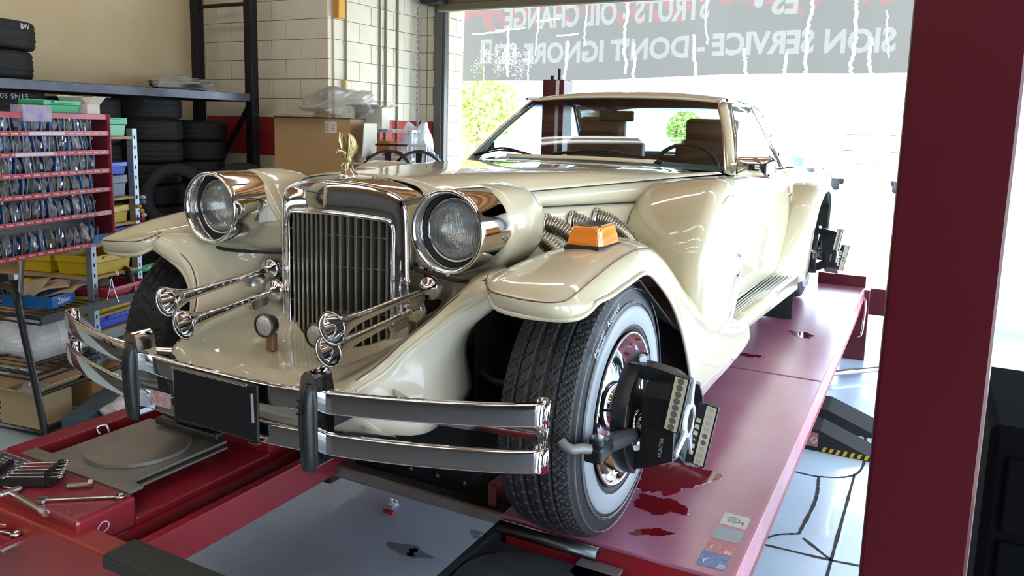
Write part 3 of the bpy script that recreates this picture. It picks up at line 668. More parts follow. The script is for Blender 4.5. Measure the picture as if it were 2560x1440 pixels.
LETT = mat('tyre_lettering', (.50,.52,.55), .5)
w0 = wheels[(1, 0)]
def arc_text(s, ang, r, size):
    """letters along the sidewall; ang = degrees clockwise from the top toward the rear"""
    a = math.radians(ang); y, z = math.sin(a)*r, math.cos(a)*r
    M = frame((bw+.0072, y, z), (0, math.cos(a), -math.sin(a)), (0, math.sin(a), math.cos(a)))
    return text('lettering', s, LETT, size, M, w0, .0006)
arc_text('Kontrol', -24, .310, .026); arc_text('TECHNOLOGY', -22, .297, .007)
arc_text('Alignment', -43, .316, .019); arc_text('Indicator', -43, .300, .019)
# ---- bumper
BX = [(0,-.652),(.14,-.650),(.30,-.640),(.48,-.616),(.64,-.580),(.75,-.546),(.812,-.518)]
def bar(z0f, h, s, name, ends=True):
    pts = spl([(x, y, z0f(x*s)) for x, y in BX], 34)
    rows = []
    for p in pts:
        rows.append([(p.x*s, p.y+.004, p.z), (p.x*s, p.y-.0045, p.z+.003), (p.x*s, p.y-.0052, p.z+.006), (p.x*s, p.y-.0055, p.z+h*.5), (p.x*s, p.y-.0052, p.z+h-.006), (p.x*s, p.y-.0045, p.z+h-.003), (p.x*s, p.y+.004, p.z+h)])
    return rows
def zrow(base, up): return lambda x: base + up*max(0, abs(x)-.2)/.62*(1.0 if x > 0 else .45)
for nm, base, h, up in (('upper_bumper_bar', .436, .055, .038), ('lower_bumper_bar', .340, .055, .030)):
    f = zrow(base, up)
    L = bar(f, h, -1, nm)[::-1]; R_ = bar(f, h, 1, nm)[1:]
    ob = P(MB().grid(L + R_), nm, CHROME, solid=.006)
    for s in (1, -1):
        z = f(.82*s); c = Vector((.800*s, -.500, 0)); curl = []
        for k in range(15):
            a = -1.05 + 4.9*k/14; r = .0215 - .0105*k/14
            curl.append([(c.x + s*r*math.cos(a), c.y + r*math.sin(a), z), (c.x + s*r*math.cos(a), c.y + r*math.sin(a), z+h)])
        MB().grid(curl).obj('rolled_end', CHROME, ob, solid=.004)
for s in (1, -1):   # inner bar running back from the rolled end to the frame
    z = .340 + .055 + (.030 if s > 0 else .014); rows = []
    for p in spl([(.820,-.508,z+.004),(.79,-.488,z+.004),(.70,-.50,z+.006),(.60,-.505,z+.0),(.48,-.49,z-.01),(.36,-.44,z-.01)], 22):
        rows.append([(p.x*s,p.y,p.z),(p.x*s,p.y,p.z+.042)])
    P(MB().grid(rows), 'bumper_brace', CHROME_W, solid=.005)
    # over-riders: chrome block with rubber face
    y = -.652; x = .302*s
    ch = [(-.024,.326),(.024,.326),(.027,.345),(.027,.50),(.020,.535),(.010,.546),(-.010,.546),(-.020,.535),(-.027,.50),(-.027,.345)]
    b = MB().prism(ch, (x,-.668,0), (1,0,0), (0,0,1), (0,.055,0)); od = P(b, 'over_rider', CHROME, bevel=.006)
    rb2 = []
    for z, wv, d in ((.312,.014,.004),(.320,.016,.014),(.36,.0175,.020),(.43,.0175,.024),(.468,.0175,.023),(.502,.015,.016),(.520,.012,.006)):
        rb2.append([(x-wv,-.664,z),(x-wv,-.664-d*.75,z),(x-wv*.55,-.666-d,z),(x-.002,-.666-d,z),(x,-.664-d*.8,z),(x+.002,-.666-d,z),(x+wv*.55,-.666-d,z),(x+wv,-.664-d*.75,z),(x+wv,-.664,z)])
    MB().grid(rb2).obj('rubber_face', mat('guard_rubber', (.018,.018,.018), .42), od, solid=.002)
    for z in (.455,.470,.485): MB().box((x,-.6905+(.003 if z > .48 else 0),z),(.030,.004,.003)).obj('rubber_rib', BLKM, od)
    P(MB().box((s*.30,-.58,.43), (.05,.12,.05)), 'bumper_bracket', BLKM)
    P(MB().lathe([(.030,-.56),(.034,-.553),(.030,-.546),(.034,-.539),(.030,-.532),(.034,-.525),(.030,-.518),(.034,-.511),(.03,-.50)], (s*.300,0,.43), 'Y', 20), 'bumper_bellows', RUB)
pl = P(MB().box((.010,-.6735,.421), (.288,.010,.140)), 'number_plate_panel', mat('plate_black', (.010,.010,.011), .35), bevel=.008)
MB().tube([(.140,-.6795,.47),(.142,-.6795,.40)], .004, 6).obj('plate_tape', mat('tape_grey', (.22,.22,.23), .5), pl)
MB().box((-.005,-.677,.4865), (.26,.012,.006)).obj('plate_rim', CHROME_W, pl, bevel=.002)
MB().box((-.195,-.6665,.388), (.075,.003,.038)).obj('sticker', mat('peeled_sticker', (.62,.56,.54), .5, noise=(45,(.35,.03,.06),1.)), pl)
MB().box((.13,-.665,.343), (.03,.012,.005)).obj('plate_clip', mat('brass', (.65,.5,.2), .25, 1), pl)
# ---- air horns
def horn(a, bdir, L, s):
    """bell mouth at a, tube running along bdir"""
    a = Vector(a); d = Vector(bdir).normalized(); e = a + d*L
    M = frame(a, d.orthogonal(), d.cross(d.orthogonal()))      # local z = +-d
    if (M.to_3x3() @ Vector((0,0,1))).dot(d) < 0: M = M @ Matrix.Rotation(PI, 4, 'X')
    pr = [(.0370,.004),(.0405,.0),(.0420,.002),(.0405,.005),(.0355,.016),(.028,.035),(.0195,.062),(.0150,.095),(.0125,.15),(.0105,.22),(.0085,L-.03),(.0085,L)]
    inn = [(.002,.085),(.013,.075),(.020,.052),(.028,.030),(.0335,.014),(.0370,.004)]
    b = MB().lathe(inn + pr, (0,0,0), 'Z', 36, M); h = P(b, 'air_horn', CHROME)
    M2 = M @ Matrix.Translation((0, 0, L-.012))
    MB().lathe([(.0005,-.012),(.012,-.012),(.016,-.004),(.030,0),(.034,.006),(.034,.010),(.029,.012),(.034,.015),(.033,.022),(.024,.026),(.018,.034),(.0005,.036)], (0,0,0), 'Z', 30, M2).obj('horn_diaphragm', CHROME, h)
    q = a + d*(L-.085)
    q = a + d*(L-.075); MB().prism([(-.032,0),(.030,0),(.036,-.012),(.026,-.026),(-.026,-.028),(-.036,-.010)], tuple(q+Vector((-.009,.004,-.006))), tuple(d), (0,0,1), (.018,0,0)).obj('horn_bracket', CHROME_W, h, bevel=.004)
    return h
for s in (1, -1):
    horn((.285*s, -.572, .6225 if s > 0 else .612), (.012*s, .39, .030), .395, s)
    horn((.252*s, -.548, .556 if s > 0 else .548), (.008*s, .345, .034), .35, s)
    # fog lamps on the nose
    fx = .092*s
    b = MB().lathe([(.0005,-.372),(.016,-.374),(.027,-.384),(.033,-.402),(.0345,-.412),(.033,-.417),(.030,-.415)], (fx,0,.540), 'Y', 32); fg = P(b, 'fog_lamp', mat('fog_shell', (.10,.10,.10), .3, .8))
    MB().lathe([(.031,-.412),(.024,-.418),(.012,-.421),(.0005,-.422)], (fx,0,.540), 'Y', 30).obj('fog_lens', mat('fog_glass', (.55,.55,.52), .12, .55, 1, bump=(160,.8)), fg)
    MB().box((fx+.004,-.388,.490), (.024,.020,.050)).obj('fog_bracket', mat('rusty_bracket', (.30,.24,.15), .45, .6, noise=(60,(.35,.12,.03),.8)), fg, bevel=.003)
    # amber side lamps on the wings
    b = MB(); base = [(-.048,-.062),(.040,-.062),(.048,-.045),(.050,.065),(-.046,.065)]
    rows = [[(.706*s+x*s*k, -.018+y*k2, z) for x, y in base] for k, k2, z in ((1.0,1.0,.793),(.99,.99,.806),(.86,.90,.836),(.76,.82,.848))]
    b.grid(rows, False, close=True); b.add(rows[-1], [(0,1,2,3,4)], False)
    am = P(b, 'amber_lamp', mat('amber_lens', (.80,.22,.01), .10, 0, 1, .5, wave=(55,.35,'X'), emit=None), bevel=.004, merge=True)
    MB().grid([[(.706*s+x*s*k, -.018+y*k, z) for x, y in base] for k, z in ((1.10,.782),(1.10,.794),(.98,.799))], False, close=True).obj('lamp_gasket', GASK, am)
    gm = MB(); ov = [(.706*s+x*s*.77, -.018+y*.83, .8485) for x, y in base]; gm.add(ov+[(p[0],p[1],.8515) for p in ov], [(0,1,2,3,4),(5,6,7,8,9)]+[(i,(i+1)%5,5+(i+1)%5,5+i) for i in range(5)]); gm.obj('lamp_cap', CHROME, am, bevel=.002)
    # flexible outside exhaust pipes
    for k, (y, xo) in enumerate(((.235,0),(.375,0),(.515,0),(.655,0))):
        w = hw(y); pth = spl([(w-.01,y,.782),(w+.035,y+.004,.780),(w+.085,y+.014,.755),(w+.125,y+.035,.715),(w+.15,y+.06,.660)], 220)
        r = [.0275 + .0042*math.sin(i*2*PI/8.5) for i in range(220)]
        pp = P(MB().tube(mp(pth, s), r, 16), 'exhaust_pipe', mat('flex_pipe', (.50,.46,.38), .26, 1))
        MB().lathe([(.028,-.004),(.037,-.003),(.038,.004),(.033,.008),(.028,.008)], (0,0,0), 'Z', 26, frame((s*(w+.012),y,.782),(0,1,0),(0,0,1)) if s > 0 else frame((s*(w+.012),y,.782),(0,-1,0),(0,0,1))).obj('pipe_collar', CHROME, pp)
# ---- eagle mascot
b = MB().lathe([(.0005,.032),(.005,.031),(.009,.022),(.015,.010),(.026,.003),(.030,0),(.030,-.003),(.0005,-.003)], (0,0,0), 'Z', 24, Matrix.Translation((0,-.165,.9485)) @ Matrix.Diagonal((.85,1.25,1.25,1)))
mas = P(b, 'mascot_base', CHROME)
GOLD = mat('brass_eagle', (.40,.31,.14), .28, 1)
b = MB().tube(spl([(0,-.176,.972),(0,-.168,.985),(0,-.174,1.002),(0,-.186,1.014),(0,-.200,1.018)], 18), [.003+.008*math.sin(PI*min(1,.08+i/17*.95)) for i in range(18)], 12)
b.ball((0,-.204,1.019), (.0065,.009,.0065)); b.cyl((0,-.211,1.018), (0,-.221,1.012), .003, .0006, 8)
for sx in (-1, 1): b.tube([(sx*.004,-.180,.985),(sx*.007,-.190,.975),(sx*.007,-.186,.965)], .0025, 6)
for k in (-1, 0, 1): b.add([(k*.005-.004,-.155,.985),(k*.005+.004,-.155,.985),(k*.010+.004,-.128,.980),(k*.010-.004,-.128,.980)]+[(k*.005-.004,-.155,.982),(k*.005+.004,-.155,.982),(k*.010+.004,-.128,.977),(k*.010-.004,-.128,.977)], [(0,1,2,3),(7,6,5,4),(0,4,5,1),(1,5,6,2),(2,6,7,3),(3,7,4,0)], True)
b.obj('eagle_body', GOLD, mas)
for sx in (-1, 1):
    wg = MB(); n = 13
    for k in range(n):
        t = k/(n-1); root = Vector((sx*.007, -.178+.012*t, 1.000+.008*(1-t)))
        ang = math.radians(100 - 58*t); ln = .066*(1-.34*t)
        d = Vector((sx*.13, math.cos(ang)*.85, math.sin(ang))).normalized(); wv = Vector((0, math.sin(ang), -math.cos(ang)))*.0068
        tip = root + d*ln; mid = root + d*ln*.6 + Vector((sx*.004,0,0)); nrm = Vector((sx*.0014,0,0))
        a = [root-wv*.8, root+wv*.8, mid+wv, tip, mid-wv]
        wg.add([p+nrm*(k%2) for p in a]+[p-nrm*1.2+nrm*(k%2) for p in a], [(0,1,2,3,4),(9,8,7,6,5)]+[(i,(i+1)%5,5+(i+1)%5,5+i) for i in range(5)], False)
    wg.tube(spl([tuple(Vector((sx*.007,-.180,1.0))), (sx*.014,-.182,1.03), (sx*.018,-.184,1.062)], 10), [.004,.0045,.0048,.0048,.0046,.0044,.004,.0034,.0026,.0016], 8)
    wg.obj('eagle_wing', GOLD, mas)
# ---- cabin
GLASS = mat('car_glass', (.93,.97,.96), .0, 0, 0, .5, trans=1., ior=1.02)
def facing_fac(nt, n):
    lw = n.new('ShaderNodeLayerWeight'); lw.inputs['Blend'].default_value = .5
    p5 = n.new('ShaderNodeMath'); p5.operation = 'POWER'; p5.inputs[1].default_value = 5
    ma = n.new('ShaderNodeMath'); ma.operation = 'MULTIPLY_ADD'; ma.inputs[1].default_value = .92; ma.inputs[2].default_value = .06
    nt.links.new(lw.outputs['Facing'], p5.inputs[0]); nt.links.new(p5.outputs[0], ma.inputs[0]); return ma
def glassmat():
    m = bpy.data.materials.new('tinted_glass'); m.use_nodes = True; nt = m.node_tree; n = nt.nodes; n.clear()
    o = n.new('ShaderNodeOutputMaterial'); tr = n.new('ShaderNodeBsdfTransparent'); gl = n.new('ShaderNodeBsdfGlossy'); mx = n.new('ShaderNodeMixShader'); fr = facing_fac(nt, n)
    gl.inputs['Roughness'].default_value = .0
    tc = n.new('ShaderNodeTexCoord'); sp = n.new('ShaderNodeSeparateXYZ'); rp = n.new('ShaderNodeValToRGB'); mr = n.new('ShaderNodeMapRange')
    nt.links.new(tc.outputs['Object'], sp.inputs[0]); nt.links.new(sp.outputs['Z'], mr.inputs['Value'])
    mr.inputs['From Min'].default_value = 1.172; mr.inputs['From Max'].default_value = 1.222
    rp.color_ramp.elements[0].color = (.62,.74,.76,1); rp.color_ramp.elements[1].color = (.006,.007,.030,1)
    nt.links.new(mr.outputs[0], rp.inputs[0]); nt.links.new(rp.outputs[0], tr.inputs[0])
    nt.links.new(fr.outputs[0], mx.inputs[0]); nt.links.new(tr.outputs[0], mx.inputs[1]); nt.links.new(gl.outputs[0], mx.inputs[2]); nt.links.new(mx.outputs[0], o.inputs[0]); return m
TINT = glassmat()
def clearglass(name, col):
    m = bpy.data.materials.new(name); m.use_nodes = True; nt = m.node_tree; n = nt.nodes; n.clear()
    o = n.new('ShaderNodeOutputMaterial'); tr = n.new('ShaderNodeBsdfTransparent'); gl = n.new('ShaderNodeBsdfGlossy'); mx = n.new('ShaderNodeMixShader'); fr = facing_fac(nt, n)
    gl.inputs['Roughness'].default_value = .02; tr.inputs[0].default_value = (*col, 1)
    nt.links.new(fr.outputs[0], mx.inputs[0]); nt.links.new(tr.outputs[0], mx.inputs[1]); nt.links.new(gl.outputs[0], mx.inputs[2]); nt.links.new(mx.outputs[0], o.inputs[0]); return m
CLEAR = clearglass('side_glass', (.80,.88,.90))
wsb = [(-.672,1.630,.925),(-.4,1.605,.938),(0,1.597,.942),(.4,1.605,.938),(.672,1.630,.925)]
wst = [(-.520,2.045,1.243),(-.3,2.05,1.258),(0,2.052,1.263),(.3,2.05,1.258),(.520,2.045,1.243)]
wsm = [tuple(Vector(a).lerp(b, .5)+Vector((0,-.015,.010))) for a, b in zip(wsb, wst)]
P(MB().grid(surf([wsb, wsm, wst], 21, 12)), 'windscreen', TINT)
rf = [[(-.525,2.045,1.250),(-.3,2.05,1.268),(0,2.052,1.273),(.3,2.05,1.268),(.525,2.045,1.250)],[(-.525,2.12,1.268),(-.3,2.12,1.290),(0,2.12,1.296),(.3,2.12,1.290),(.525,2.12,1.268)],
      [(-.54,2.45,1.275),(-.3,2.45,1.305),(0,2.45,1.312),(.3,2.45,1.305),(.54,2.45,1.275)],[(-.54,2.8,1.262),(-.3,2.8,1.297),(0,2.8,1.305),(.3,2.8,1.297),(.54,2.8,1.262)],[(-.53,3.08,1.232),(-.3,3.10,1.262),(0,3.10,1.268),(.3,3.10,1.262),(.53,3.08,1.232)]]
roof = P(MB().grid(surf(rf, 25, 26)), 'roof', solid=.010)
MB().grid(surf([[(p[0]*.97,p[1]+.02,p[2]-.022) for p in r] for r in rf], 15, 14)).obj('headlining', mat('headlining', (.50,.44,.32), .8), roof)
rg_t = [(-.46,3.11,1.215),(0,3.12,1.240),(.46,3.11,1.215)]; rg_b = [(-.56,3.52,.965),(0,3.56,.975),(.56,3.52,.965)]
P(MB().grid(surf([rg_t, rg_b], 13, 6)), 'rear_window', CLEAR)
for s in (1, -1):
    ap = P(MB().grid(mir(surf([[(.662,1.630,.922),(.700,1.632,.915),(.702,1.70,.905)],[(.60,1.835,1.085),(.635,1.845,1.085),(.637,1.91,1.075)],[(.512,2.045,1.243),(.550,2.06,1.243),(.552,2.13,1.236)]], 7, 12), s)), 'windscreen_pillar', solid=.01)
    MB().tube(mp([(.672,1.622,.930),(.605,1.828,1.095),(.520,2.037,1.250)], s), .006, 6).obj('pillar_trim', CHROME, ap)
    # door glass with chrome surround
    fr = [(.695,1.72,.905),(.640,1.93,1.085),(.557,2.15,1.238),(.555,2.60,1.250),(.556,2.70,1.238),(.665,3.16,.885)]
    gs = P(MB().add(mp(fr, s), [(0,1,2,3,4,5)], False), 'door_glass', CLEAR)
    MB().tube(mp(fr, s), .009, 8, closed=True).obj('glass_surround', CHROME, gs)
    cp = P(MB().grid(mir(surf([[(.556,2.74,1.240),(.555,2.9,1.248),(.53,3.09,1.232),(.50,3.10,1.225)],[(.618,2.96,1.06),(.615,3.12,1.07),(.60,3.28,1.10),(.56,3.30,1.10)],[(.678,3.21,.885),(.675,3.40,.90),(.655,3.52,.93),(.60,3.54,.96)]], 9, 9), s)), 'rear_pillar', solid=.008)
    for k in range(3):
        a = (.575+.04*k, 2.86+.08*k, 1.195-.11*k); MB().box((a[0]*s+.012*s, a[1]+.09, a[2]), (.012,.14,.02)).obj('louvre', CHROME, cp, bevel=.003)
    MB().tube(mp([(.560,2.73,1.242),(.62,2.97,1.06),(.675,3.19,.885)], s), .007, 6).obj('pillar_trim', CHROME, cp)
    P(MB().tube(mp(spl([(.560,2.05,1.256),(.563,2.4,1.272),(.562,2.72,1.258)], 10), s), .008, 6), 'drip_rail', CHROME)
    P(MB().tube(mp(spl([(.700,1.66,.905),(.716,2.3,.892),(.718,3.1,.882)], 10), s), .007, 6), 'waist_trim', CHROME)
    # door mirror
    x = .80*s
    if s < 0:
        P(MB().box((-.74,1.95,.985),(.05,.05,.05)), 'door_mirror', BLK, bevel=.012); continue
    mr = P(MB().grid([[(x+s*a*k,1.62+dy,.948+c*k) for a, c in ((-.078,-.042),(.076,-.046),(.084,-.036),(.084,.034),(.074,.046),(-.074,.044),(-.082,.034),(-.082,-.034))] for k, dy in ((.30,-.032),(.75,-.030),(.95,-.018),(1,.005),(1,.045))], True, close=True), 'door_mirror', CHROME)
    MB().box((x,1.668,.948),(.128,.004,.07)).obj('mirror_glass', mat('mirror_glass',(.8,.85,.9),.02,1), mr)
    MB().box((s*.705,1.68,.940),(.045,.05,.05)).obj('mirror_arm', CHROME, mr, bevel=.01)
# bonnet rear cowl panel, wipers
P(MB().grid(surf([[(-.40,1.525,.9475),(0,1.535,.953),(.36,1.53,.950)],[(-.41,1.545,.963),(0,1.555,.969),(.37,1.55,.965)],[(-.43,1.62,.955),(0,1.60,.958),(.39,1.61,.955)]], 13, 6)), 'cowl_panel', solid=.004)
for (p, q, a) in (((.395,1.560,.951),(.06,1.625,.985),(-.20,1.640,.972)), ((-.275,1.565,.954),(-.50,1.640,.975),(-.655,1.640,.947))):
    wp = P(MB().tube(spl([p, tuple(Vector(p).lerp(q,.3)+Vector((0,-.01,.012))), q], 12), [.012,.011,.009,.008,.007,.006,.006,.005,.005,.004,.004,.004], 8), 'wiper', BLKM)
    pa = Vector(p).lerp(q, .45)+Vector((0,.01,.015)); b = MB()
    b.tube(spl([tuple(pa), tuple(Vector(q)+Vector((0,.004,.012))), a], 14), .0055, 6); b.tube(spl([tuple(pa+Vector((0,.014,-.006))), tuple(Vector(q)+Vector((0,.016,.002))), tuple(Vector(a)+Vector((0,.01,-.006)))], 14), .004, 5)
    b.obj('wiper_blade', BLK, wp)
# dashboard, seats, steering wheel, inner mirror
DASH = mat('dash_grey_green', (.10,.13,.14), .5); LEATH = mat('brown_leather', (.14,.055,.030), .45, noise=(20,(.09,.035,.02),.5))
P(MB().grid(surf([[(-.64,1.66,.92),(0,1.63,.935),(.64,1.66,.92)],[(-.64,1.92,.93),(0,1.92,.945),(.64,1.92,.93)],[(-.64,2.0,.88),(0,2.0,.89),(.64,2.0,.88)],[(-.62,2.02,.66),(0,2.02,.66),(.62,2.02,.66)]], 13, 12)), 'dashboard', DASH)
sw = P(MB().tube([(.34+.185*math.cos(a), 2.12+.06*math.sin(a), .865+.165*math.sin(a)) for a in [2*PI*i/36 for i in range(36)]], .011, 8, closed=True), 'steering_wheel', BLK)
b = MB().tube([(.17,2.12,.865),(.34,2.10,.85),(.51,2.12,.865)], .014); b.cyl((.34,2.0,.82),(.34,2.11,.855),.035,n=12); b.obj('steering_hub', BLK, sw)
for x in (-.36, .36):
    def pad(c, d, k=.8): return [[(c[0]+d[0]*.5*u*(k if abs(w)==1 else 1), c[1]+v*d[1]*.5, c[2]+d[2]*.5*w) for u, v in ((-.8,-1),(.8,-1),(1,-.5),(1,.5),(.8,1),(-.8,1),(-1,.5),(-1,-.5))] for w in (-1,-.85,0,.85,1)]
    b = MB(); g = pad((x,2.78,.80),(.50,.16,.50)); b.grid(g, True, close=True); b.add(g[-1],[tuple(range(8))],True); st_ = P(b, 'seat', LEATH, merge=True)
    b = MB(); g = pad((x-.03 if x < 0 else x-.05,2.80,1.090),(.30,.11,.17),.85); b.grid(g, True, close=True); b.add(g[-1],[tuple(range(8))],True); b.add(g[0],[tuple(range(8))],True); b.obj('headrest', LEATH, st_, merge=True)
    MB().box((x,2.5,.60),(.50,.55,.16)).obj('seat_cushion', LEATH, st_, bevel=.04)
P(MB().box((0,3.25,.74),(1.1,.14,.40)), 'rear_bench', LEATH, bevel=.05)
P(MB().grid(surf([[(-.58,3.3,.945),(0,3.3,.95),(.58,3.3,.945)],[(-.58,3.55,.95),(0,3.56,.955),(.58,3.55,.95)]],9,4)), 'parcel_shelf', DASH, solid=.01)
for s in (1,-1): P(MB().grid(mir([[(.655,1.75,.88),(.66,3.1,.86)],[(.66,1.75,.55),(.665,3.1,.55)]], s), False), 'door_card', LEATH, solid=.01)
rm = P(MB().box((-.072,2.19,1.172),(.205,.022,.058)), 'inner_mirror', BLK, bevel=.014); MB().tube([(-.072,2.19,1.20),(-.11,2.16,1.225),(-.10,2.11,1.25)], .008).obj('mirror_stalk', BLK, rm)
MB().ball((-.112,2.17,1.218),(.015,.012,.012)).obj('mirror_joint', BLK, rm)
# ================================================================== ALIGNMENT HEADS (clamped on the two near wheels)
TGT = mat('target_cream', (.55,.50,.36), .5); DOT = mat('target_dot', (.13,.12,.10), .5); DOT2 = mat('target_dot_pale', (.42,.39,.29), .5)
SILV = mat('target_silver', (.70,.72,.75), .35, .3)
def make_head(y0, label):
    t = thing('alignment_head', label, 'alignment clamp', (.82, y0, .353), 0, 'alignment heads clamped on the wheels')
    # local: x outward, y rearward
    def arcbox(r0, r1, x0, x1, a0, a1, n=22):
        rows = [[(x, r*math.sin(a), r*math.cos(a)) for x, r in ((x0,r0),(x0,r1),(x1,r1-.004),(x1,r0+.004),(x0,r0))] for a in [a0+(a1-a0)*i/n for i in range(n+1)]]
        return MB().grid(rows)
    b = arcbox(.105, .165, .010, .050, -2.75, .05); P0 = b.obj('clamp_ring', BLK, t, bevel=.003)
    b = MB().prism([(.02,.120),(.02,.152),(.08,.152),(.140,.142),(.165,.130),(.165,.098),(.10,.112)], (0,-.075,0), (1,0,0), (0,0,1), (0,.05,0)); b.obj('upper_arm', BLK, t, bevel=.007)
    b = MB().prism([(.0,-.150),(.0,-.105),(.09,-.060),(.14,-.045),(.15,-.085),(.10,-.110)], (0,-.08,0), (1,0,0), (0,0,1), (0,.06,0)); b.obj('lower_arm', BLK, t, bevel=.007)
    MB().box((.10,-.02,.02),(.014,.03,.24)).obj('guide_rod', BLKM, t); MB().cyl((.13,.0,-.10),(.13,.0,.13),.010,n=10).obj('guide_rod', CHROME_W, t)
    MB().cyl((.0,0,0),(.06,0,0),.06,n=28).obj('hub_boss', BLKM, t, bevel=.004)
    MB().cyl((.04,-.02,.155),(.052,-.05,.158),.010,n=10).obj('button', SILV, t)
    # target housing: open six-sided shell whose plane is square to the wheel axis
    X0 = .170; hx = [(-.110,.128),(-.037,.124),(.081,.083),(.130,.030),(.150,-.060),(.112,-.168),(-.02,-.112),(-.085,-.066),(-.150,-.055),(-.150,.10)]
    b = MB(); k_ = len(hx); ring = lambda x, s: [(x, y*s, z*s) for y, z in hx]
    rows = [ring(X0-.085,.96), ring(X0,1.0), ring(X0,.93), ring(X0-.02,.90)]; b.grid(rows, False, close=True); b.add(rows[-1],[tuple(range(k_))]); b.add(rows[0],[tuple(range(k_))[::-1]])
    b.obj('target_housing', BLK, t, merge=True)
    b = MB()
    for (a, c) in (((.018,.112),(.004,.042)),((-.120,-.050),(-.030,-.018)),((.060,-.135),(.012,-.045))):
        pa, pb = Vector((X0-.004,a[0],a[1])), Vector((X0-.004,c[0],c[1])); dd = (pb-pa).normalized(); w = Vector((1,0,0)).cross(dd)*.011
        q = [pa-w*.8, pa+w*.8, pb+w*1.2, pb-w*1.2]; b.add([tuple(x) for x in q]+[tuple(x+Vector((.006,0,0))) for x in q], [(0,1,2,3),(4,5,6,7),(0,1,5,4),(1,2,6,5),(2,3,7,6),(3,0,4,7)])
    b.lathe([(.034,X0-.006),(.034,X0+.004),(.044,X0+.004),(.046,X0-.006)], (0,-.004,.004), 'X', 32); b.obj('silver_emblem', SILV, t)
    b = MB().lathe([(.0335,X0-.012),(.0335,X0+.001),(.024,X0+.003),(.0005,X0+.003)], (0,-.004,.004), 'X', 28); b.obj('hub_cap', BLK, t)
    def strip(c, h, w, tl, n, dots, squares):
        c = Vector(c); uu = Vector((1,0.02,0)).normalized(); vv = Vector((tl,-.02,1)).normalized(); uu = (uu-vv*uu.dot(vv)).normalized(); nn = uu.cross(vv); nn = nn if nn.y < 0 else -nn
        MB().prism([(-w/2-.004,-h/2-.003),(w/2+.004,-h/2-.003),(w/2+.004,h/2+.003),(-w/2-.004,h/2+.003)], tuple(c), tuple(uu), tuple(vv), tuple(-nn*.018)).obj('strip_frame', BLK, t, bevel=.002)
        sp = MB().prism([(-w/2,-h/2),(w/2,-h/2),(w/2,h/2),(-w/2,h/2)], tuple(c+nn*.0008), tuple(uu), tuple(vv), tuple(-nn*.001)).obj('target_strip', TGT, t)
        M = frame(tuple(c+nn*.0012), tuple(uu), tuple(vv))
        for k in range(n):
            z = h*(.5-(k+.5)/n); dm = dots[k % len(dots)]
            b = MB(); b.add([tuple(M @ Vector((w*.27*math.cos(a), z+w*.27*math.sin(a), 0))) for a in [2*PI*i/18 for i in range(18)]], [tuple(range(18))]); b.obj('dot', dm, sp)
        if squares:
            for k in (2,3,4,6,7):
                z = h*(.5-(k+.5)/n); b = MB(); b.add([tuple(M @ Vector((x, z+zz, .0))) for x, zz in ((-w/2-.018,-.006),(-w/2-.006,-.006),(-w/2-.006,.006),(-w/2-.018,.006))], [(0,1,2,3)]); b.obj('target_square', TGT, sp)
            text('letter', 'A', TGT, .011, frame(tuple(c+nn*.0010+vv*(h*(.5-5.5/n))-uu*(w/2+.0115)), tuple(uu), tuple(vv)), sp, .0002)
            MB().prism([(-w/2-.022,-h/2),(-w/2-.004,-h/2),(-w/2-.004,h/2),(-w/2-.022,h/2)], tuple(c+nn*.0002), tuple(uu), tuple(vv), tuple(-nn*.006)).obj('strip_backing', BLKM, t)
    strip((.175,-.162,.097), .137, .031, .16, 8, [DOT], False)
    strip((.204,.030,-.044), .168, .026, .17, 9, [DOT2,DOT2,DOT2,DOT2,DOT,DOT,DOT2,DOT2,DOT2], True)
    MB().prism([(.10,.02),(.160,.02),(.160,-.060),(.105,-.066)], (0,-.150,0), (1,0,0), (0,0,1), (0,.10,0)).obj('head_body', BLK, t, bevel=.006)
    text('lettering', 'HUNTER', mat('dim_print', (.30,.30,.30), .5), .013, frame((.140,-.1512,-.024), (.10,0,1), (-1,0,.10)), t, .0004)
    # ratchet lever and claw on the tread
    b = MB().tube([(-.03,-.366,.03),(-.02,-.372,.025),(.0,-.372,.02),(.012,-.350,.018),(.03,-.335,.015)], .012, 8); b.obj('claw', mat('claw_grey', (.25,.25,.25), .5, .4), t)
    MB().box((.036,-.300,.002),(.045,.085,.040)).obj('lever_head', BLK, t, bevel=.008)
    k = MB().cyl((.036,-.310,.020),(.036,-.310,.036),.020,n=20).obj('lever_knob', BLK, t, bevel=.004); MB().cyl((.036,-.310,.036),(.036,-.310,.038),.014,n=18).obj('knob_cap', CHROME_W, k)
    MB().tube([(.040,-.262,.0),(.048,-.20,-.006),(.060,-.13,-.015)], [.020,.022,.019], 14).obj('lever_grip', mat('lever_grip', (.035,.037,.042), .45), t)
    MB().box((.068,-.105,-.012),(.03,.04,.045)).obj('lever_link', CHROME_W, t, bevel=.004)
    MB().cyl((.066,-.10,.012),(.12,-.05,.07),.006,n=10).obj('spring_rod', CHROME_W, t)
    MB().tube([(.062,-.13,-.01),(.06,-.12,.03),(.064,-.10,.035)], .007, 6).obj('link_hook', CHROME_W, t)
    return t
hd = make_head(0.0, 'black alignment clamp with dotted targets on the near front wheel')
dup(hd, (.83, 3.6, .335), 0, 'small far alignment clamp on the rear wheel beyond the running board')
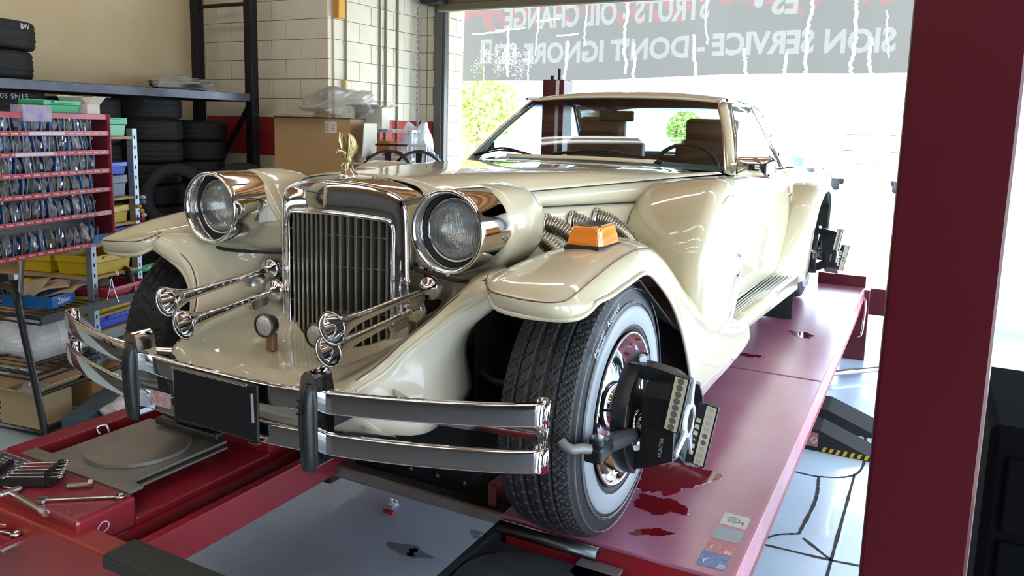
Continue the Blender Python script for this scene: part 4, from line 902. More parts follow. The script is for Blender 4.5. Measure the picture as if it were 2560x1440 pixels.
# ================================================================== TYRES
def old_tyre_mesh(R=.315, w=.20, rim=.20, n=64):
    pr = [(-.5*w+.02, rim), (-.5*w+.004, rim+.02), (-.5*w, R-.06), (-.5*w+.008, R-.02)]
    prof = [(x, r) for x, r in pr]
    for i in range(15):
        u = -1+2*i/14; prof.append((u*(.5*w-.02), R-.010*abs(u)**3-(.008 if i in (3,6,8,11) else 0)))
    prof += [(-x, r) for x, r in pr[::-1]]
    vs = []; fs = []
    for x, r in prof:
        for i in range(n):
            a = 2*PI*i/n; rr = r - (.003 if (r > R-.015 and i % 2) else 0); vs.append((rr*math.cos(a), rr*math.sin(a), x))
    for j in range(len(prof)-1):
        for i in range(n): fs.append((j*n+i, j*n+(i+1)%n, (j+1)*n+(i+1)%n, (j+1)*n+i))
    return MB().add(vs, fs, True).mesh('tyre', RUBOLD)
OT = old_tyre_mesh(); OT2 = old_tyre_mesh(.335, .225, .22)
def tyre(loc, label, group, rot=(0,0,0), me=OT):
    o = bpy.data.objects.new('tyre', me); link(o); o.location = loc; o.rotation_euler = rot
    return tag(o, label, 'tyre', group)
CHALK = mat('chalk', (.62,.62,.58), .8)
NTH = ['lowest','second','third','fourth','fifth','sixth','seventh','eighth','topmost']
for i in range(9):
    tyre((-5.13+.012*math.sin(i*2.3), 3.05+.015*math.cos(i*1.7), FZ+.103+.2035*i), '%s tyre of the left stack under the black rack' % (NTH[i] if i in (0,8) else NTH[i]+' from the floor,'), 'tyres stacked under the rack')
for i in range(9):
    if i > 7: break
    tyre((-5.31+.012*math.cos(i*1.9), 3.74+.012*math.sin(i*2.1), FZ+.103+.2035*i), '%s tyre of the right stack under the black rack' % (['lowest','second from the floor,','third from the floor,','fourth from the floor,','fifth from the floor,','sixth from the floor,','seventh from the floor,','topmost'][i]), 'tyres stacked under the rack')
for i in range(3): tyre((-4.48, 2.95, FZ+.103+.2035*i), '%s flat tyre under the upright tyres by the headlamp' % ['bottom','middle','top'][i], 'tyres lying in front of the stacks')
tyre((-4.60, 2.93, .375), 'upright open tyre leaning on the stacks left of the headlamp', 'tyres standing upright', (PI/2-.10, .0, .95))
for i in range(3): tyre((-4.27, 3.55, FZ+.103+.2035*i), '%s flat tyre beneath the half hidden upright tyre' % ['bottom','middle','top'][i], 'tyres lying in front of the stacks')
tyre((-4.36, 3.50, .375), 'upright tyre half hidden behind the left headlamp', 'tyres standing upright', (PI/2-.06, 0, .7))
for i in range(2):
    t = tyre((-5.20, 1.66+.03*i, 1.365+.115+.232*i), ['lower big tyre at the left end of the top rack deck', 'upper big tyre at the left end of the top rack deck'][i], 'tyres on the rack deck', me=OT2)
text('chalk_mark', 'BW', CHALK, .06, frame((.32, .118, .062), (-.35,.93,0), (0,0,1)), t, .001)
CHALK = mat('chalk', (.62,.62,.58), .8)
SEV = ['lowest','second from the floor,','third from the floor,','fourth from the floor,','fifth from the floor,','sixth from the floor,','seventh from the floor,','second from the top,','topmost']
for i in range(9): tl_ = tyre((-5.15, 1.74+.01*math.cos(i), FZ+.103+.2035*i), '%s tyre of the chalk-marked stack at the far left behind the organizer' % SEV[i], 'tyres stacked behind the organizer')
for i in range(9): tyre((-5.15+.01*math.sin(i), 2.41, FZ+.103+.200*i), '%s tyre of the plain stack between the marked and the left stack' % SEV[i], 'tyres stacked behind the organizer')
cm_ = text('chalk_mark', '51/45 50', CHALK, .055, frame((-4.823, 1.66, 1.235), (-.24,-.97,0), (0,0,-1)), None, .001)
cm_.parent = tl_; cm_.location = (5.15, -1.74-.01*math.cos(8), -(FZ+.103+.2035*8))
rack = thing('tyre_rack', 'tall black steel tyre rack against the tan plaster wall', 'rack', (-5.1, 1.5, FZ))
RK = mat('rack_black', (.006,.006,.007), .4, spec=.25, noise=(5,(.015,.015,.02),.5))
RKB = mat('rack_beam_worn', (.045,.045,.055), .30, .35, noise=(3.,(.16,.17,.22),.9))
def rk(c, d, name, m=RK, bev=.004, **k): return MB().box((c[0]+5.1, c[1]-1.5, c[2]-FZ), d).obj(name, m, rack, bevel=bev, **k)
rk((-4.72, .9, 1.322), (.05, 6.2, .078), 'front_beam', RKB); rk((-5.55, .9, 1.322), (.05, 6.2, .078), 'rear_beam')
for y in (3.98, -2.1):
    rk((-4.72, y, 1.0), (.10, .09, 3.1), 'upright'); rk((-5.50, y, 1.0), (.10, .09, 3.1), 'upright')
    rk((-5.11, y, 2.26), (.70, .035, .035), 'rung'); rk((-5.11, y, 1.31), (.70, .05, .06), 'rung'); rk((-5.11, y, -.2), (.70, .05, .06), 'rung')
    MB().cyl((.33, y-1.5, 1.78), (-.35, y-1.5, .85), .028, n=8).obj('brace', RK, rack)
for i in range(44): rk((-5.13, -1.95+i*.135, 1.352), (.86, .10, .020), 'deck_slat', RK, .002)
# bag on the rack
def blob(name, c, d, m, label, cat, seed, amp=.25, nu=26, nv=16, rz=0, flat=True, group=None, fold=0):
    rnd = random.Random(seed); ph = [[rnd.uniform(-3, 3) for _ in range(3)]+[rnd.random()*6.3] for _ in range(9)]
    vs = []
    for j in range(nv+1):
        th = PI*j/nv
        for i in range(nu):
            a = 2*PI*i/nu; n = Vector((math.sin(th)*math.cos(a), math.sin(th)*math.sin(a), -math.cos(th)))
            k = 1 + amp*sum(math.sin(p[0]*n.x*2.2+p[1]*n.y*2.2+p[2]*n.z*2.2+p[3]) for p in ph)/4.5
            if fold: k += fold*abs(math.sin(7*a+ph[0][3]))*math.sin(th)
            z = n.z*k*d[2]/2
            vs.append((n.x*k*d[0]/2, n.y*k*d[1]/2, max(z, -d[2]*.38) + d[2]*.38))
    fs = [(j*nu+i, j*nu+(i+1)%nu, (j+1)*nu+(i+1)%nu, (j+1)*nu+i) for j in range(nv) for i in range(nu)]
    o = MB().add(vs, fs, not flat).obj(name, m, merge=True); o.location = c; o.rotation_euler = (0,0,rz)
    if label: tag(o, label, cat, group)
    return o
FILM = mat('plastic_film', (.55,.56,.58), .12, 0, .4, .6, alpha=.55)
FILM2 = mat('grey_poly_film', (.30,.29,.26), .2, 0, .4, .5)
blob('plastic_bundle', (-5.12, 3.45, 1.365), (.55,.62,.16), FILM2, 'crumpled grey plastic bundle lying on the top rack deck', 'plastic bag', 3, .3)
# ================================================================== BULB ORGANISER on the left
OR = Vector((-2.45, .784, 0)); dv = Vector((-.254, .967, 0)).normalized(); nv_ = Vector((.967, .254, 0)).normalized()
org = thing('parts_organizer', 'red metal organizer rack hung full of blister packs at far left', 'organizer', (OR.x, OR.y, .414), math.atan2(dv.y, dv.x)-PI/2)
# local axes: +y = away along the strip, +x = towards the car
ORED = mat('organizer_red', (.42,.025,.045), .35, 0, .3); ORIN = mat('organizer_inner_red', (.16,.012,.020), .5)
LW = 1.25
MB().box((-.17,-LW/2,.342), (.01, LW, .70)).obj('back_panel', mat('organizer_back', (.40,.40,.40), .6), org)
MB().box((-.075,-.004,.342), (.19,.008,.70)).obj('side_panel', ORIN, org)
MB().box((.012,-.004,.342), (.012,.012,.70)).obj('side_panel_edge', ORED, org)
MB().box((0,-LW/2,.677), (.02, LW, .022)).obj('top_rail', ORED, org)
MB().box((-.08,-LW/2,.69), (.17, LW, .006)).obj('top_panel', ORED, org)
zs = [.584, .485, .385, .285, .159, 0]; hs = [.098,.099,.100,.100,.118,.14]
WHT = mat('label_print', (.72,.62,.62), .6)
PBLUE = mat('pack_blue', (.02,.10,.33), .4); PBLUE2 = mat('pack_bright_blue', (.03,.20,.50), .35); PBEIGE = mat('pack_card', (.60,.54,.42), .7)
BUB = [mat('bubble_clear_%d' % i, c, .12, .30, .6, .7) for i, c in enumerate(((.48,.50,.53), (.30,.30,.32), (.70,.71,.74), (.36,.33,.30)))]
ROWN = ['top','second','third','fourth','fifth','bottom']; ORD = ['first','second','third','fourth','fifth','sixth','seventh','eighth','ninth','tenth','eleventh','twelfth','thirteenth','fourteenth','fifteenth','sixteenth','seventeenth','eighteenth']
def bub_mesh(seed, m):
    rnd = random.Random(seed); vs = []; nu, nv2 = 12, 7; ph = [rnd.random()*6.3 for _ in range(5)]
    for j in range(nv2+1):
        th = PI*j/nv2
        for i in range(nu):
            a = 2*PI*i/nu; k = 1+.22*math.sin(3*a+ph[0]+th*2)+.16*math.sin(5*a+ph[1]-th*3)+.12*math.sin(2*th*3+ph[2])
            vs.append((.036*k*math.sin(th)*math.cos(a), .017*k*math.sin(th)*math.sin(a), -.040*k*math.cos(th)))
    return MB().add(vs, [(j*nu+i, j*nu+(i+1)%nu, (j+1)*nu+(i+1)%nu, (j+1)*nu+i) for j in range(nv2) for i in range(nu)], False).mesh('bubble', m)
BUBM = [bub_mesh(i, BUB[i % 4]) for i in range(8)]
cardm = {m.name: MB().box((0,0,0), (.085,.003,.088)).mesh('blister_pack', m) for m in (PBLUE, PBLUE2)}
backm = MB().box((0,0,0), (.087,.0016,.090)).mesh('card_back', PBEIGE)
rnd = random.Random(11); rzo = org.rotation_euler.z
for r, (z, h) in enumerate(zip(zs, hs)):
    sh_ = MB().box((-.08,-LW/2,z+.004), (.17, LW, .004)).obj('shelf', ORIN, org)
    st_ = MB().box((.010,-LW/2,z+.008), (.008, LW, .024)).obj('label_strip', ORED, org)
    q = MB()
    for k in range(22):
        for i3 in range(4): q.box((.0145,-.035-k*.056-.009*i3,z+.008+.001*(i3%2)), (.0006,.006,.007))
        q.box((.0145,-.010-k*.056,z+.008), (.0006,.001,.014))
    q.obj('strip_print', WHT, sh_); bpy.data.objects[sh_.children[0].name]['kind'] = 'stuff'
    if r in (0, 1): MB().box((.0150, -.50 if r else -.42, z+.008), (.001, .22, .016)).obj('tape', mat('masking_tape', (.60,.56,.60), .5), st_)
    y = -.075 - .02*rnd.random() - (.03 if r in (3,) else 0); k = 0
    while y > -.76 and k < 18:
        loc = Vector((-.055+.012*rnd.random(), y, z+.052+.003*rnd.random()))
        M = Matrix.Rotation(rzo, 3, 'Z'); p = M @ loc + Vector(org.location)
        m = PBLUE2 if rnd.random() < .25 else PBLUE
        o = bpy.data.objects.new('blister_pack', cardm[m.name]); link(o); o.location = p
        o.rotation_euler = (rnd.uniform(-.10,.22), rnd.uniform(-.12,.12), rzo + rnd.uniform(-.65,-.25))
        tag(o, '%s blister pack from the right in the %s row of the red organizer' % (ORD[k], ROWN[r]), 'blister pack', 'blister packs in the red organizer')
        c = bpy.data.objects.new('card_back', backm); link(c, o); c.location = (0, .0026, 0)
        c = bpy.data.objects.new('bubble', BUBM[rnd.randrange(8)]); link(c, o); c.location = (.004, -.019, .0); s_ = rnd.uniform(.95,1.40); c.scale = (s_, s_, s_)
        y -= .046 + .014*rnd.random(); k += 1
MB().box((.018,-.125,.045), (.004,.10,.05)).obj('hanging_card', PBLUE2, org, rot=(0,.35,0))
# things lying on the organizer
GREEN = mat('bin_green', (.01,.33,.12), .35, 0, .3); YEL = mat('bin_yellow', (.62,.43,.01), .38, 0, .2); BLUE = mat('bin_blue', (.015,.06,.55), .35, 0, .2); GREYB = mat('bin_grey', (.20,.24,.29), .5); REDB = mat('bin_red', (.40,.02,.045), .35, 0, .3)
def bin_(c, d, m, label, rz=rzo, cat='storage bin', lip=True, nm='storage_bin'):
    """open stacking bin, wall thickness built"""
    x, y, z = d[0]/2, d[1]/2, d[2]; k = .90; t = .006
    def ring(s, zz, off=0): return [(-x*s+off,-y*s+off,zz),(x*s-off,-y*s+off,zz),(x*s-off,y*s-off,zz),(-x*s+off,y*s-off,zz)]
    b = MB(); rows = [ring(k,0), ring(.95,z*.62), ring(1.0,z*.64), ring(1.0,z), ring(1.0,z,t), ring(k,t,t)]
    b.grid(rows, False, close=True); b.add(rows[0], [(3,2,1,0)]); b.add(rows[-1], [(0,1,2,3)])
    o = b.obj(nm, m, merge=True, bevel=.003); o.location = c; o.rotation_euler = (0,0,rz); tag(o, label, cat, 'plastic bins on the shelving')
    if lip: MB().box((x*1.0+.004, 0, z*.86), (.010, d[1]*.55, .016)).obj('label_lip', m, o, bevel=.003)
    return o
def onorg(lx, ly, z): return tuple(Matrix.Rotation(rzo, 3, 'Z') @ Vector((lx, ly, 0)) + Vector((org.location.x, org.location.y, z)))
bin_(onorg(-.10,-.27,1.108), (.15,.24,.062), GREEN, 'green bin lying on top of the red organizer')
def carton(loc, d, rz, m, label, seed=0, flaps=True, cat='cardboard box', nm='cardboard_box', tape=True, h0=0):
    t = thing(nm, label, cat, loc, rz); x, y, z = d[0]/2, d[1]/2, d[2]
    b = MB(); th = .005
    b.box((0,-y+th/2,z/2),(d[0],th,z)); b.box((0,y-th/2,z/2),(d[0],th,z)); b.box((-x+th/2,0,z/2),(th,d[1]-2*th,z)); b.box((x-th/2,0,z/2),(th,d[1]-2*th,z)); b.box((0,0,th/2),(d[0]-2*th,d[1]-2*th,th))
    b.obj('box_walls', m, t, bevel=.002)
    rnd = random.Random(seed)
    if flaps:
        for (o, ax, l, w) in (((0,-y,z),0,d[0],y*.9),((0,y,z),0,d[0],-y*.9),((x,0,z),1,d[1],x*.8),((-x,0,z),1,d[1],-x*.8)):
            a = rnd.uniform(.3,1.0) if flaps is True else flaps*rnd.uniform(.8,1.2)
            f = MB()
            if ax == 0: f.box((0,-w/2,0),(l*.98,abs(w),.004)); e = (-a if w > 0 else a,0,0)
            else: f.box((w/2,0,0),(abs(w),l*.98,.004)); e = (0,-a if w > 0 else a,0)
            ob = f.obj('flap', m, t); ob.location = o; ob.rotation_euler = e
    return t
CARD = mat('cardboard', (.42,.25,.11), .75, noise=(4,(.36,.20,.08),.6)); CARD2 = mat('cardboard_pale', (.50,.37,.22), .75, noise=(5,(.42,.30,.16),.6)); WBOX = mat('white_carton', (.62,.56,.46), .7)
carton(onorg(-.09,-.075,1.108), (.13,.12,.05), rzo+.2, WBOX, 'torn open cardboard carton on top of the red organizer', 5)
t = carton(onorg(-.02,-.47,1.062), (.07,.17,.08), rzo, mat('purple_carton', (.16,.13,.42), .5, noise=(14,(.55,.45,.35),.8)), 'torn purple printed carton hanging over the organizer edge', 8, False)
# ================================================================== SLOTTED ANGLE SHELVING
shf = thing('shelving_unit', 'grey slotted angle shelving unit with plastic bins behind the organizer', 'shelving', (-2.52, .70, FZ), rzo)
GALV = mat('galvanised', (.33,.37,.42), .4, .6, noise=(20,(.25,.28,.32),.5)); HOLE = mat('slot_hole', (.02,.02,.03), .8); SHB = mat('chipboard', (.45,.30,.15), .7)
for (lx, ly) in ((0,0),(0,.36),(-.9,0),(-.9,.36)):
    b = MB().box((lx,ly+.018,.80),(.004,.036,1.56)); b.box((lx-.018,ly,.80),(.036,.004,1.56)); p_ = b.obj('post', GALV, shf)
    if lx == 0:
        h_ = MB()
        for k in range(26): h_.box((lx+.0026,ly+.016,.08+.058*k),(.0008,.010,.020))
        o = h_.obj('slot_holes', HOLE, p_); o['kind'] = 'stuff'
for z in (.985,.640,.492,.395,.215,-.005,-.10,-.335): MB().box((-.45,.18,z-FZ-.008),(.90,.36,.014)).obj('board', SHB, shf)
def onshf(lx, ly, z): return tuple(Matrix.Rotation(rzo, 3, 'Z') @ Vector((lx, ly, 0)) + Vector((-2.52, .70, z)))
for (ly, z, h, w, m, lab) in ((.19,.986,.105,.30,GREEN,'green bin on top of the slotted shelving by the tyres'),(.18,.645,.12,.28,GREYB,'grey bin under a blue bin on the slotted shelving'),(.18,.770,.07,.29,BLUE,'blue bin stacked on the grey bin'),(.18,.4935,.10,.29,YEL,'upper yellow bin on the slotted shelving'),(.18,.3965,.070,.28,BLUE,'blue bin hidden half behind the left wing tip'),
        (.18,.2165,.11,.30,YEL,'yellow bin just under the left wing tip'),(.18,-.0035,.10,.29,YEL,'yellow bin below the wire shelf beside the left tyre'),(.18,-.0985,.075,.29,BLUE,'lowest blue bin beside the left tyre'),(.18,-.3335,.10,.29,GREYB,'grey bin low on the slotted shelving')):
    bin_(onshf(-.14, ly, z), (.26, w, h), m, lab)
bin_(onshf(-.42,.18,.2165), (.24,.30,.10), YEL, 'yellow bin in the dark below the red organizer')
bin_(onshf(-.14,.18,.2165+.0), (.01,.01,.01), YEL, 'x') if False else None
kc = thing('key_chain', 'bunch of coloured beads and keys hanging on the shelving post', 'key chain', onshf(.03,.38,.40), rzo)
for i, c in enumerate(((.5,.5,.5),(.1,.15,.6),(.6,.35,.05),(.6,.4,.1),(.6,.55,.5),(.5,.03,.1),(.5,.03,.1),(.05,.25,.4),(.3,.03,.2))):
    MB().ball((.012*math.sin(i*2.2), .012*math.cos(i*1.3), .23-.026*i), (.016,.016,.013), 10, 6).obj('bead', mat('bead_%d' % i, c, .3), kc)
# ================================================================== WIRE CART
cart = thing('wire_cart', 'black wire utility cart with tubular side frame at far left', 'cart', (-2.40, .30, FZ), rzo)
BT = mat('cart_black', (.016,.016,.017), .4)
def cl(p): q = Matrix.Rotation(-rzo, 3, 'Z') @ (Vector(p) - Vector((-2.40,.30,FZ))); return tuple(q)
post = spl([(-2.237,.24,-.55),(-2.33,.245,-.20),(-2.425,.25,.12),(-2.46,.26,.20),(-2.54,.28,.225),(-2.80,.30,.225)], 26)
MB().tube([cl(p) for p in post], .017, 10).obj('frame_tube', BT, cart)
post2 = spl([(-2.36,.93,-.55),(-2.44,.94,-.2),(-2.53,.95,.12),(-2.57,.96,.20),(-2.66,.97,.225),(-2.9,.99,.225)], 26)
MB().tube([cl(p) for p in post2], .017, 10).obj('frame_tube', BT, cart)
for k, t_ in enumerate((.16, .40, .62)):
    a = Vector((-2.237,.24,-.55)).lerp((-2.425,.25,.12), t_); b_ = Vector((-2.36,.93,-.55)).lerp((-2.53,.95,.12), t_)
    MB().cyl(cl(a), cl(b_), .011, n=8).obj('rung', BT, cart)
for z in (.085, -.215, -.50):
    b = MB(); o = -.05 if z < 0 else 0
    c4 = [(-2.37+o,.31,z),(-2.50+o,.93,z),(-3.05,.85,z),(-2.95,.22,z)]
    b.tube([cl(p) for p in c4], .008, 6, closed=True); b.tube([cl((p[0],p[1],p[2]-.028)) for p in c4], .006, 6, closed=True)
    for k in range(12):
        u = (k+.5)/12; b.tube([cl(Vector(c4[0]).lerp(c4[1], u)), cl(Vector(c4[3]).lerp(c4[2], u))], .003, 5)
    MB().box((0,0,0),(.012,.62,.045)).obj('shelf_front_rail', mat('cart_rail', (.05,.05,.052), .45), cart, loc=cl((-2.435+o,.62,z-.012)), rot=(0,0,-.05)) if z > 0 else None
    q = b.obj('wire_shelf', BT, cart)
hk = MB().tube([cl(p) for p in spl([(-2.43,.72,.10),(-2.43,.74,.17),(-2.43,.75,.215),(-2.43,.76,.16),(-2.42,.78,.08)], 16)], .003, 5).obj('wire_hook', STEEL, cart)
# things on the cart
ZB = mat('ziploc_blue', (.015,.14,.42), .4)
t = thing('bag_box', 'open blue sandwich bag box lying on the wire cart', 'box', (-2.62,.50,.094), rzo+.12)
b = MB(); b.box((.10,0,.03),(.006,.18,.06)); b.box((-.18,0,.03),(.006,.18,.06)); b.box((-.04,-.09,.03),(.28,.006,.06)); b.box((-.04,.09,.03),(.28,.006,.06)); b.box((-.04,0,.003),(.28,.18,.006)); b.obj('box_walls', ZB, t)
text('lettering', 'Ziploc', mat('print_white', (.8,.8,.8), .5), .042, frame((.1035,.0,.03), (0,1,0), (0,0,1)), t, .0006, .9, .0008)
ENV = mat('manila', (.58,.47,.33), .7)
for i, (c, r, l) in enumerate(((( -2.66,.60,.150),(.10,-.16,.5),'thick manila envelope on top of the blue bag box'),((-2.70,.56,.168),(.16,-.20,.9),'upper crumpled manila envelope on the wire cart'),((-2.78,.50,.150),(.5,-.3,.2),'folded manila envelope at the back of the blue bag box'))):
    g = [[(x, y, .006*math.sin(x*30+i)+.005*math.cos(y*25+i*2)) for x in [(-.11+.0275*k) for k in range(9)]] for y in [(-.08+.02*k) for k in range(9)]]
    o = MB().grid(g).obj('envelope', ENV, solid=.006); o.location = c; o.rotation_euler = r; tag(o, l, 'envelope', 'manila envelopes on the cart')
o = blob('zip_bag', (-2.72,.80,.092), (.22,.24,.14), FILM, 'clear zip bag of small parts on the wire cart', 'plastic bag', 21, .3)
MB().box((0,0,.10),(.012,.16,.006)).obj('zip_seal', mat('zip_pink', (.6,.2,.5), .4), o)
bin_((-2.66,.86,.093), (.34,.30,.060), REDB, 'flat red tray on the wire cart next to the zip bag', rzo, 'tray', False, 'parts_tray')
bin_((-2.93,1.02,.2165+.0), (.20,.28,.075), REDB, 'red toolbox edge behind the green caulking gun', rzo, 'tray', False, 'parts_tray') if False else None
t = thing('caulking_gun', 'green caulking gun with chrome tip behind the left front tyre', 'caulking gun', (-2.66,1.12,.20), rzo+.05)
MB().grid([[(.03*math.cos(a), y, .03*math.sin(a)) for a in [PI*i/8-PI for i in range(9)]] for y in (-.16,.16)]).obj('cradle', GREEN, t, solid=.004)
MB().cyl((0,-.24,.0),(0,-.16,.0),.014,n=12).obj('tip', CHROME, t); MB().lathe([(.016,-.26),(.022,-.26),(.022,-.24),(.016,-.24)],(0,0,0),'Y',16).obj('ring', CHROME, t)
for i in range(2):
    o = MB().lathe([(.030,-.035),(.046,-.035),(.046,.035),(.030,.035),(.030,-.035)], (0,0,0), 'Y', 24).obj('tape_roll', YEL if i else mat('tape_black', (.03,.03,.04), .3)); o.location = (-2.93,.50+.085*i,.142); o.rotation_euler = (0,0,rzo-.4)
    tag(o, ['black and silver tape roll at the far left of the cart','yellow tape roll beside the black one on the cart'][i], 'tape roll', 'tape rolls on the cart')
o = MB().cyl((0,0,0),(.0,.0,.42),.013,n=10).obj('lever_pipe', GALV); o.location = (-2.62,.36,.095); o.rotation_euler = (-.45,-.75,0); tag(o, 'grey steel pipe leaning from the cart to the organizer', 'pipe')
BAG = mat('white_poly', (.85,.88,.92), .35, 0, .2, bump=(50,1.0))
blob('foam_bag', (-2.73,.58,-.205), (.50,.52,.27), BAG, 'bulging clear bag of white packing foam on the lower cart shelf', 'bag', 31, .16, 34, 20, .2)
text('print', 'S.A.', mat('print_blue', (.02,.10,.5), .5), .03, frame((-2.5,.62,-.0), (-.25,.97,0), (-.4,-.1,.9)), bpy.data.objects['foam_bag'], .0006) if False else None
t = carton((-2.52,.36,-.485), (.26,.20,.17), rzo-.1, CARD2, 'open brown cardboard box on the bottom of the wire cart', 12)
carton((-2.56,.66,-.485), (.22,.17,.15), rzo, CARD, 'smaller brown box behind the open one on the cart bottom', 13)
blob('film_scrap', (-2.53,.36,-.40), (.20,.16,.14), FILM, 'crumpled clear film sticking out of the open cardboard box', 'plastic bag', 14, .3)
TEAL = mat('teal_carton', (.055,.10,.125), .55)
t = thing('film_carton', 'long teal box standing on the floor under the cart', 'cardboard box', (-2.335,.62,FZ), rzo+.25)
MB().box((0,0,.075),(.13,.64,.15)).obj('box_body', TEAL, t, bevel=.004); text('lettering', 'Clings', mat('print_orange', (.42,.22,.12), .5), .05, frame((.066,-.12,.075), (0,1,0), (0,0,1)), t, .0005, .9, .0006)
rl = thing('film_roll', 'roll of clear stretch film on the floor beside the left runway', 'film roll', (-2.16,.50,FZ), rzo+.30)
MB().lathe([(.028,-.26),(.058,-.26),(.060,-.24),(.060,.26),(.028,.26)], (0,0,.06), 'Y', 28).obj('film', mat('roll_film', (.60,.55,.42), .3, 0, .5), rl)
MB().lathe([(.022,-.28),(.028,-.28),(.028,.28),(.022,.28),(.022,-.28)], (0,0,.06), 'Y', 20).obj('core', CARD2, rl)
blob('carrier_bag', (-2.12,.68,FZ+.06), (.22,.42,.20), mat('carrier_white', (.70,.72,.75), .3, 0, .3), 'white plastic carrier bag lying over the film roll', 'plastic bag', 44, .35, 30, 18, .1)
# ================================================================== BY THE DOOR
bb = thing('cardboard_box', 'very large brown carton with a shipping label before the block pier', 'cardboard box', (-3.60, 3.70, FZ), 0.42)
MB().box((0,0,.40),(.80,.56,.78)).obj('lower_carton', CARD2, bb, bevel=.006)
MB().box((.04,0,1.24),(.70,.52,.88)).obj('box_body', CARD, bb, bevel=.004)
for (c, d, e) in (((.04,-.26,1.682),(.70,.012,.012),0),((0.39,0,1.682),(.012,.52,.012),0)): MB().box(c, d).obj('flap_edge', mat('flap_dark', (.10,.06,.03), .8), bb)
MB().box((-.13,-.33,1.70),(.60,.24,.005), rz=.0).obj('top_flap', CARD, bb)
MB().box((.415,0,1.52),(.006,.50,.30)).obj('side_flap', WBOX, bb, rot=(0,.06,0))
sl = MB().box((.215,-.2615,1.60),(.105,.002,.10), rz=0).obj('shipping_label', mat('label_paper', (.62,.56,.47), .6), bb, rot=(0,0,0))
q = MB()
for i in range(9): q.box((.18,-.2632,1.565+.008*i),(.020+.006*(i%3),.0006,.003))
for i in range(3): q.box((.235,-.2632,1.57+.022*i),(.024,.0006,.006), rz=0)
o = q.obj('label_print', mat('print_dark', (.12,.10,.10), .6), sl); o['kind'] = 'stuff'
blob('plastic_sheet', (-3.45, 3.84, 1.14), (.62,.48,.30), mat('sheet_film', (.42,.41,.38), .16, 0, .5, .6, alpha=.55), 'crumpled clear polythene heaped on the very large carton', 'plastic bag', 51, .38, 30, 18, .3)
carton((-3.36,4.22,1.045), (.28,.22,.20), .3, WBOX, 'small pale box on the white perforated shelf', 61, .25)
blob('plastic_drape', (-3.12,4.62,.50), (.34,.40,.66), mat('drape_film', (.62,.64,.68), .2, 0, .4, alpha=.7), 'sheet of clear plastic draped down over the white shelf frame', 'plastic bag', 52, .3, 26, 18)
ws = thing('white_shelf', 'white perforated steel shelf frame beside the red wall stripe', 'shelf', (-3.30, 4.45, FZ), .35)
WST = mat('white_steel', (.72,.72,.72), .35)
for z in (1.575,1.30,.7): MB().box((0,0,z),(.52,.36,.030)).obj('shelf_tray', WST, ws, bevel=.003)
h_ = MB()
for i in range(9): h_.box((-.22+.055*i,-.1806,1.577),(.014,.001,.009))
o = h_.obj('holes', HOLE, ws); o['kind'] = 'stuff'
for x in (-.25,.25):
    for y in (-.17,.17): MB().box((x,y,.80),(.02,.02,1.58)).obj('leg', WST, ws)
ws2 = thing('display_stand', 'low white frame stand with black rails in front of the shelf', 'stand', (-2.95, 4.30, FZ), .35)
for x, m in ((-.02,WST),(.17,WST)): MB().box((x,-.10,.72),(.018,.018,1.44)).obj('leg', m, ws2)
for x in (-.40,): MB().box((x,-.10,.72),(.018,.018,1.44)).obj('leg', BLKM, ws2)
MB().box((.075,-.10,1.445),(.21,.02,.025)).obj('white_rail', WST, ws2); MB().box((-.21,-.10,1.445),(.40,.02,.018)).obj('black_rail', BLKM, ws2)
def wheelrim(loc, rz, label, R=.255):
    t = thing('wheel_rim', label, 'wheel rim', loc, rz, 'black alloy rims')
    MB().lathe([(R-.022,-.10),(R,-.10),(R,-.08),(R-.015,-.05),(R-.02,.05),(R,.09),(R,.10),(R-.022,.10),(R-.03,.05),(R-.03,-.06),(R-.022,-.10)], (0,0,0), 'Y', 44).obj('rim_barrel', BLK, t)
    for k in range(5):
        a = 2*PI*k/5+.3; c, s = math.cos(a), math.sin(a); b = MB()
        b.prism([(.03,-.024),(R-.02,-.030),(R-.02,.030),(.03,.024)], (0,-.085,0), (c,0,s), (-s,0,c), (0,.025,0)); b.obj('spoke', BLK, t, bevel=.004)
    MB().cyl((0,-.095,0),(0,-.05,0),.05,n=20).obj('rim_hub', BLK, t)
    MB().lathe([(R-.032,.02),(R-.034,.06)], (0,0,0), 'Y', 40).obj('inner_barrel', mat('rim_silver', (.45,.5,.55), .3, .6), t)
    return t
wheelrim((-2.98, 3.98, .60), .52, 'nearer black five spoke rim beside the eagle mascot'); wheelrim((-2.80, 4.22, .60), .52, 'farther black rim behind the nearer one')
ps = thing('pedestal', 'low grey plinth carrying the two black rims', 'stand', (-2.90,4.08,FZ), .52)
MB().box((0,0,.44),(.55,.50,.86)).obj('plinth', GREYB, ps, bevel=.01); MB().box((0,0,.88),(.60,.54,.02)).obj('plinth_top', GREYB, ps)
b = MB().box((0,0,.08),(.16,.10,.12)); o = b.obj('parts_box', mat('orange_carton', (.55,.25,.05), .5), bevel=.003); o.location = (-3.34,4.42,.785); tag(o, 'small orange and white parts box on the white shelf', 'box')
